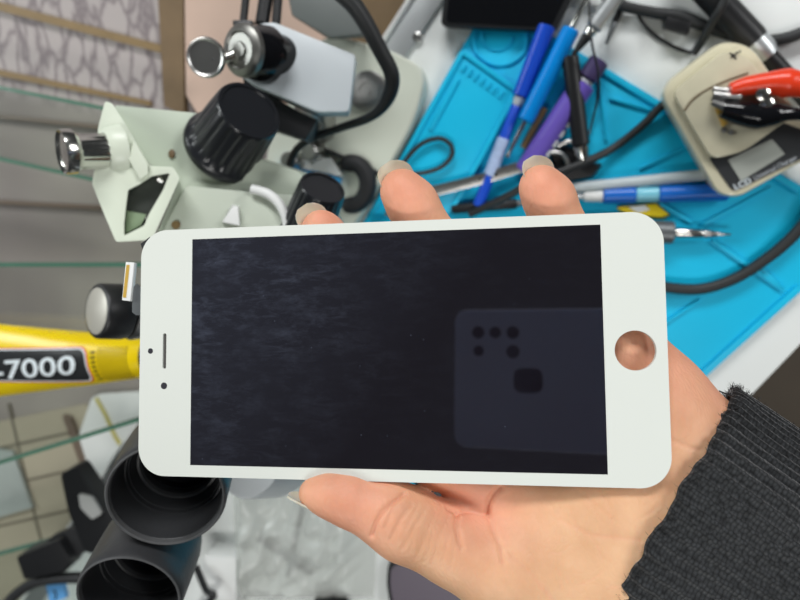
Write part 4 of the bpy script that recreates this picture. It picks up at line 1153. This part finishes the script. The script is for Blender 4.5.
# charger
CH = Thing('universal_charger', 'aged clear plastic battery charger with a small display panel, on the mat corner', 'battery charger', G(730, 120, mz + .006))
ch = rounded([(661, 96), (668, 80), (722, 39), (752, 44), (808, 126), (822, 152), (738, 199), (718, 195)], [8, 10, 14, 22, 14, 24, 16, 16], 6)
zt = .030
topc = [G(x, y, zt) for x, y in ch]; cen = sum(topc, Vector()) / len(topc)
CH.part('base_shell', MB().prism([Vector((p.x, p.y, mz + .0024)) + (cen - p) * Vector((.06, .06, 0)) if False else Vector((cen.x + (p.x - cen.x) * .95, cen.y + (p.y - cen.y) * .95, mz + .0030)) for p in topc],
     [Vector((p.x, p.y, zt - .004)) for p in topc]), M['cream_clear'], bevel=.0015)
CH.part('top_shell', MB().prism([Vector((p.x, p.y, zt - .004)) for p in topc], [Vector((cen.x + (p.x - cen.x) * .975, cen.y + (p.y - cen.y) * .975, zt)) for p in topc]), M['cream_clear'], bevel=.0015)
cover = rounded([(672, 92), (724, 50), (748, 56), (792, 118), (744, 152), (712, 160)], 10, 4)
cv = CH.part('clear_cover', gpoly(cover, zt - .0002, zt + .005), mat('aged_cover', rgb(208, 202, 176), .22, var=.12, vscale=70, coat=.6), bevel=.0018, label='clear lid over the battery bay')
arc = [G(684, 111, zt + .0052), G(692, 100, zt + .0052), G(706, 90, zt + .0052), G(728, 80, zt + .0052), G(748, 73, zt + .0052)]
CH.part('slide_groove', MB().tube(arc, .0005, 8), M['brown'], parent=cv)
CH.part('pen_mark', MB().tube([G(730, 53, zt + .0052), G(734, 56, zt + .0052), G(736, 59, zt + .0052)], .0005, 6).tube([G(731, 58, zt + .0052), G(735, 54, zt + .0052), G(741, 51, zt + .0052)], .0005, 6), M['black'], parent=cv, label='black pen cross mark')
blk = rounded([(709, 158), (776, 120), (806, 131), (816, 152), (733, 192)], [3, 3, 6, 10, 6], 4)
pz = zt + .0006
pn = CH.part('display_panel', gpoly(blk, zt - .0005, pz), mat('charger_label', rgb(52, 54, 56), .4), label='dark grey front label', smooth=False)
CH.part('lcd_window', gpoly([(728, 160), (772, 139), (785, 154), (741, 181)], pz - .0002, pz + .0003), M['lcd'], parent=pn, smooth=False, label='grey display window')
def ctext(txt, p, q, hpx, material, bold=.0):
    A_, B_ = G(*p, pz + .0004), G(*q, pz + .0004)
    e = (B_ - A_).normalized(); n = ZUP.cross(e)
    mt, vs = text_bm(txt, 1.0, lambda x, y: Vector((x, y, 0)), bold=bold)
    x1 = max(v.x for v in vs); s = (B_ - A_).length / x1; hh_ = plen(hpx, .37) / .7
    mt.v = [A_ + e * (v.x * s) + n * (v.y * hh_) for v in vs]
    CH.part('lettering', mt, material, parent=pn, smooth=False, label='pale lettering')
ctext('LCD', (735, 190), (752, 182.5), 5.5, M['print'], .02)
ctext('Universal Charger', (755, 180.5), (798, 158.5), 4.5, M['silverprint'])
CH.part('contact_strip', MB().prism([G(x, y, zt + .004) for x, y in [(713, 104), (718, 104), (728, 124), (722, 127)]], [G(x, y, zt + .0068) for x, y in [(713, 104), (718, 104), (728, 124), (722, 127)]]), M['gold'], parent=cv, bevel=.0003, label='brass contact')
for (x, y) in ((724, 130), (731, 132)):
    CH.part('contact_pin', MB().lathe([(0, .0016), (.001, .0014), (.0012, 0)], G(x, y, zt + .005), ZUP, 12), M['steel'], parent=cv)

# alligator clips
def clip(name, label, spine, rads, material, jaw, pivot, z):
    t = Thing(name, label, 'alligator clip', G(*spine[0], zt + .0052))
    pts = [G(x, y, z) for x, y in spine]
    t.part('boot', MB().tube(pts, [r for r in rads], 20, 5), material)
    for s in (0, 1):
        jp = [G(x, y + s * 5, z - .002 + .002 * s) for x, y in jaw]
        t.part('jaw', MB().tube(jp, [.0028, .0022, .0016], 10), M['steel'], label='steel jaw')
    t.part('pivot', MB().lathe([(0, .0036), (.0015, .0036), (.0022, .002), (.0022, 0)], G(*pivot, z + .003), ZUP, 20), M['chrome'], label='steel pivot')
    return t
clip('red_clip', 'red insulated alligator clip on the clear charger', [(730, 90), (746, 86), (768, 83), (786, 83), (806, 86), (840, 94), (980, 130)], [.0036, .0050, .0058, .0078, .0062, .003, .0022], M['red'], [(740, 92), (724, 91), (713, 89)], (762, 94), zt + .0125)
clip('black_clip', 'black insulated alligator clip just below the red one', [(722, 109), (740, 113), (758, 116), (776, 114), (795, 114), (850, 120), (980, 160)], [.0046, .0066, .0072, .0060, .0034, .0026, .0022], M['blackgloss'], [(736, 104), (722, 101), (712, 97)], (766, 104), zt + .0115)

# ================================================================== LOWER LEFT AND BOTTOM
M['beige'] = mat('beige_tile', rgb(176, 168, 148), .5, var=.08, vscale=14)
struct('floor_tile', gpoly([(-120, 446), (86, 404), (150, 560), (60, 760), (-120, 760)], cz, cz + .0015), M['beige'])
for n_, (p_, q_) in enumerate((((8, 404), (34, 514)), ((-40, 457), (68, 433)), ((-40, 535), (80, 508)), ((34, 514), (58, 610)), ((-40, 496), (72, 470)))):
    v_ = Vector((q_[0] - p_[0], q_[1] - p_[1])); m_ = Vector((-v_.y, v_.x)).normalized() * 1.0
    strut('trim_%d' % (6 + n_), [(p_[0] + m_.x, p_[1] + m_.y), (q_[0] + m_.x, q_[1] + m_.y), (q_[0] - m_.x, q_[1] - m_.y), (p_[0] - m_.x, p_[1] - m_.y)], mat('tile_joint', rgb(112, 106, 92), .7), .0022)
single('photo_card', gpoly([(-30, 446), (12, 452), (32, 508), (-30, 526)], cz + .0023, cz + .006), M['greycard'], 'grey printed card at the left edge under the glass shelf', 'card', bevel=.0005)
TW = Thing('white_tablet', 'white flat case with yellowish rim beside the upper eyepiece', 'case', G(110, 440, cz))
TW.part('body', gpoly(rounded([(92, 396), (150, 392), (160, 460), (108, 486), (92, 480), (78, 436)], 6), cz + .0016, cz + .008), M['white'], bevel=.001)
TW.part('rim', MB().tube([G(x, y, cz + .009) for x, y in [(96, 398), (106, 416), (116, 438), (124, 446), (134, 444)]], .0020, 8), mat('faded_yellow', rgb(204, 194, 120), .5), label='yellowish rim')
TD = Thing('remote', 'long black handset with a white pad, leaning across the lower glass shelves', 'handset', G(88, 500, .02))
TD.part('body', gpoly(rounded([(60, 474), (76, 466), (92, 490), (120, 528), (104, 556), (84, 552), (68, 512)], 5), .041, .055), M['black'], bevel=.001)
TD.part('pad', gpoly(rounded([(78, 494), (92, 497), (102, 514), (92, 520), (80, 508)], 3), .0550, .0575), mat('pale_pad', rgb(168, 170, 168), .4), bevel=.0005, label='pale grey pad')
single('cream_cap', MB().lathe([(0, .010), (.012, .010), (.014, .008), (.014, 0)], G(110, 520, cz), ZUP, 24), mat('cream_plastic', rgb(220, 218, 190), .4), 'round cream cap beside the black handset', 'cap')
single('cable_channel', gpoly([(62, 416), (70, 418), (112, 520), (102, 524)], cz, cz + .006), M['glassbrown'], 'brown strip running down beside the white case', 'strip')
bxs = gpoly(rounded([(16, 557), (58, 540), (70, 560), (66, 572), (24, 580)], 3), .0401, .058)
single('black_box', bxs, M['black'], 'small black box at bottom left on the lowest glass shelf', 'box', bevel=.001)
single('grey_box', gpoly(rounded([(46, 540), (82, 524), (92, 548), (72, 560)], 3), .0401, .050), M['blackmat'], 'dark grey box behind the small black box', 'box', bevel=.001)
single('black_strap', MB().tube([G(2, 612, .05), G(14, 596, .05), G(36, 582, .05), G(64, 578, .05), G(90, 578, .05)], .0050, 12, 6), M['blackmat'], 'curved black strap at the bottom left corner', 'strap')
TC = Thing('blue_tag', 'small blue tag inside the curved black strap', 'tag', G(56, 590, .0401))
TC.part('card', gpoly([(46, 586), (62, 582), (66, 598), (50, 604)], .0401, .044), mat('blue_tag', rgb(96, 160, 216), .4))
TC.part('mark', MB().tube([G(54, 590, .0443), G(56, 594, .0443), G(55, 599, .0443)], .0008, 6), M['black'], label='small dark mark')

# plastic bag and things under it, beside the thumb
def bag():
    c = [G(222, 470, .02), G(376, 474, .02), G(368, 612, .02), G(226, 612, .02)]
    N = 60; vs = []; fs = []
    for i in range(N + 1):
        for j in range(N + 1):
            u, v = i / N, j / N
            p = c[0].lerp(c[1], u).lerp(c[3].lerp(c[2], u), v)
            e = min(1, 6 * min(u, 1 - u, v, 1 - v))
            h = .013 + .008 * noise.noise(Vector((u * 3.1, v * 2.4, .3))) + .006 * abs(noise.noise(Vector((u * 7 + v * 3, v * 5, 4.2)))) + .003 * noise.noise(Vector((u * 15, v * 9, 2)))
            p.z = .0025 + h * e * 1.6
            vs.append(p)
    for i in range(N):
        for j in range(N):
            a = i * (N + 1) + j; fs.append((a, a + 1, a + N + 2, a + N + 1))
    m_ = MB(); m_.add(vs, fs)
    single('plastic_bag', m_, M['bag'], 'crumpled clear plastic bag on the bench left of the thumb', 'bag', angle=80)
bag()
single('dark_rod', MB().tube([G(258, 538, .0055), G(312, 574, .0055)], .0028, 10), M['greygun'], 'dark rod under the bag, slanting down to the right', 'rod')
single('dark_rod', MB().tube([G(304, 500, .0025), G(288, 576, .0025)], .0022, 10), M['greygun'], 'dark rod under the bag, standing nearly upright', 'rod')
single('dark_lump', MB().lathe([(0, .010), (.006, .012), (.014, .010), (.018, .005), (.019, 0)], G(334, 600, .0), ZUP, 14, sx=1.4), M['black'], 'black crumpled object at the bottom edge left of the thumb', 'object')
single('white_carton', gpoly([(204, 556), (236, 558), (236, 620), (196, 620)], .0, .022), M['white'], 'small white carton right of the lower eyepiece', 'carton', bevel=.0008)
single('black_lever', MB().tube([G(196, 566, .030), G(206, 590, .034), G(214, 596, .034), G(196, 612, .03)], .0030, 10), M['black'], 'black lever end beside the white carton', 'lever')
TG = Thing('grey_phone', 'grey violet phone with black edge lying under the thumb', 'phone', G(420, 590, 0))
TG.part('frame', gpoly(rounded([(388, 562), (520, 545), (560, 650), (398, 650), (386, 584)], [8, 8, 8, 8, 8]), .0002, .008), M['black'], bevel=.001)
TG.part('back', gpoly(rounded([(391, 566), (517, 549), (555, 647), (401, 647), (390, 585)], 7), .008, .0086), M['greyphone'])
single('black_adapter', gpoly(rounded([(412, 476), (470, 476), (470, 520), (440, 520), (418, 500)], 4), mz + .0002, .014), M['black'], 'black adapter on the mat edge between thumb and index finger', 'adapter', bevel=.0008)

# ================================================================== THE PHONE TAKING THE PICTURE (seen mirrored in the display)
PHN = Thing('camera_phone', 'slate grey phone with round lenses seen mirrored in the black display', 'phone', CAM - FWD * .0025)
dm = 2 * (CAM + FWD * D0 - CAM).dot(PN) / PN.dot(FWD) * .985
def mp(px, py, off):       # position on the phone's back from its mirror image
    return CAM + RIGHT * ((px - 490) * dm / F) + UP * ((334 - py) * dm / F) - FWD * off
def mloop(pts, off): return [mp(x, y, off) for x, y in pts]
outl = rounded([(453, 309), (735, 309), (735, 446), (453, 446)], 13, 6)
inl = rounded([(456, 312), (732, 312), (732, 443), (456, 443)], 11, 6)
PHN.part('body', MB().prism(mloop(outl, .0115), mloop(outl, .0045)), M['phoneback'], bevel=.0015)
for (x, y, r) in ((477, 332, 6.5), (494, 332, 6), (511.5, 332, 6.5), (477.5, 350.5, 5.5), (511.5, 351, 6.8)):
    o_ = mp(x, y, .0045); R = r * dm / F
    PHN.part('lens', MB().lathe([(0, R * .96), (.0004, R * .96), (.0005, R * .8), (.0005, 0)], o_, FWD, 28), M['black'], label='round black lens')
rp = rounded([(512, 367), (540, 367), (540, 391), (512, 391)], 9, 5)
PHN.part('fingerprint_sensor', MB().prism(mloop(rp, .0050), mloop(rp, .0041)), M['black'], label='black rounded fingerprint pad')

# ================================================================== LIGHT
wd = bpy.data.worlds.new('World'); SC.world = wd; wd.use_nodes = True
wd.node_tree.nodes['Background'].inputs[0].default_value = (0.92, 0.97, 1.0, 1)
wd.node_tree.nodes['Background'].inputs[1].default_value = 0.04
def lamp(name, loc, target, size, power, col=(1, 1, 1)):
    l = bpy.data.lights.new(name, 'AREA'); l.shape = 'RECTANGLE'; l.size = size[0]; l.size_y = size[1]; l.energy = power; l.color = col
    o = bpy.data.objects.new(name, l); COL.objects.link(o); o.location = loc
    o.rotation_euler = (Vector(target) - Vector(loc)).to_track_quat('-Z', 'Y').to_euler()
    print('LAMP', loc)
    return o
def mirrored(px, py, d):          # a place in the room whose mirror image would fall outside the display
    p = W(px, py, d); return p - PN * (2 * (p - PC).dot(PN))
TG_ = (0, 0, .1)
lamp('unseen_lamp', mirrored(-420, 120, 1.5), TG_, (1.0, .5), 23, (.95, 1, 1))  # key for the light from the left, source unseen
lamp('unseen_lamp', mirrored(420, 1000, 1.5), TG_, (1.2, .5), 21, (1, .99, .96))  # added fill from the bottom side, no fixture in view
lamp('unseen_lamp', mirrored(1250, 150, 1.6), TG_, (1.0, .5), 25, (1, 1, 1))  # unseen lamp added on the right
lamp('unseen_lamp', mirrored(430, -200, 1.8), TG_, (1.2, .4), 36, (1, 1, 1))  # fourth lamp, added as fill for the dim upper bench

# ================================================================== CAMERA
cd = bpy.data.cameras.new('Camera'); cam = bpy.data.objects.new('Camera', cd); COL.objects.link(cam)
cd.sensor_width = 36; cd.lens = F / 800 * 36; cd.clip_start = .005
cam.matrix_world = Matrix(((RIGHT.x, UP.x, -FWD.x, CAM.x), (RIGHT.y, UP.y, -FWD.y, CAM.y), (RIGHT.z, UP.z, -FWD.z, CAM.z), (0, 0, 0, 1)))
cd.dof.use_dof = True; cd.dof.focus_distance = D0; cd.dof.aperture_fstop = 12.0
SC.camera = cam
SC.view_settings.view_transform = 'Standard'; SC.view_settings.look = 'None'
SC.view_settings.exposure = 0.0; SC.view_settings.gamma = 1.0; SC.view_settings.use_curve_mapping = False
print('PANEL', PWID, PHEI, 'hand verts', len(V))
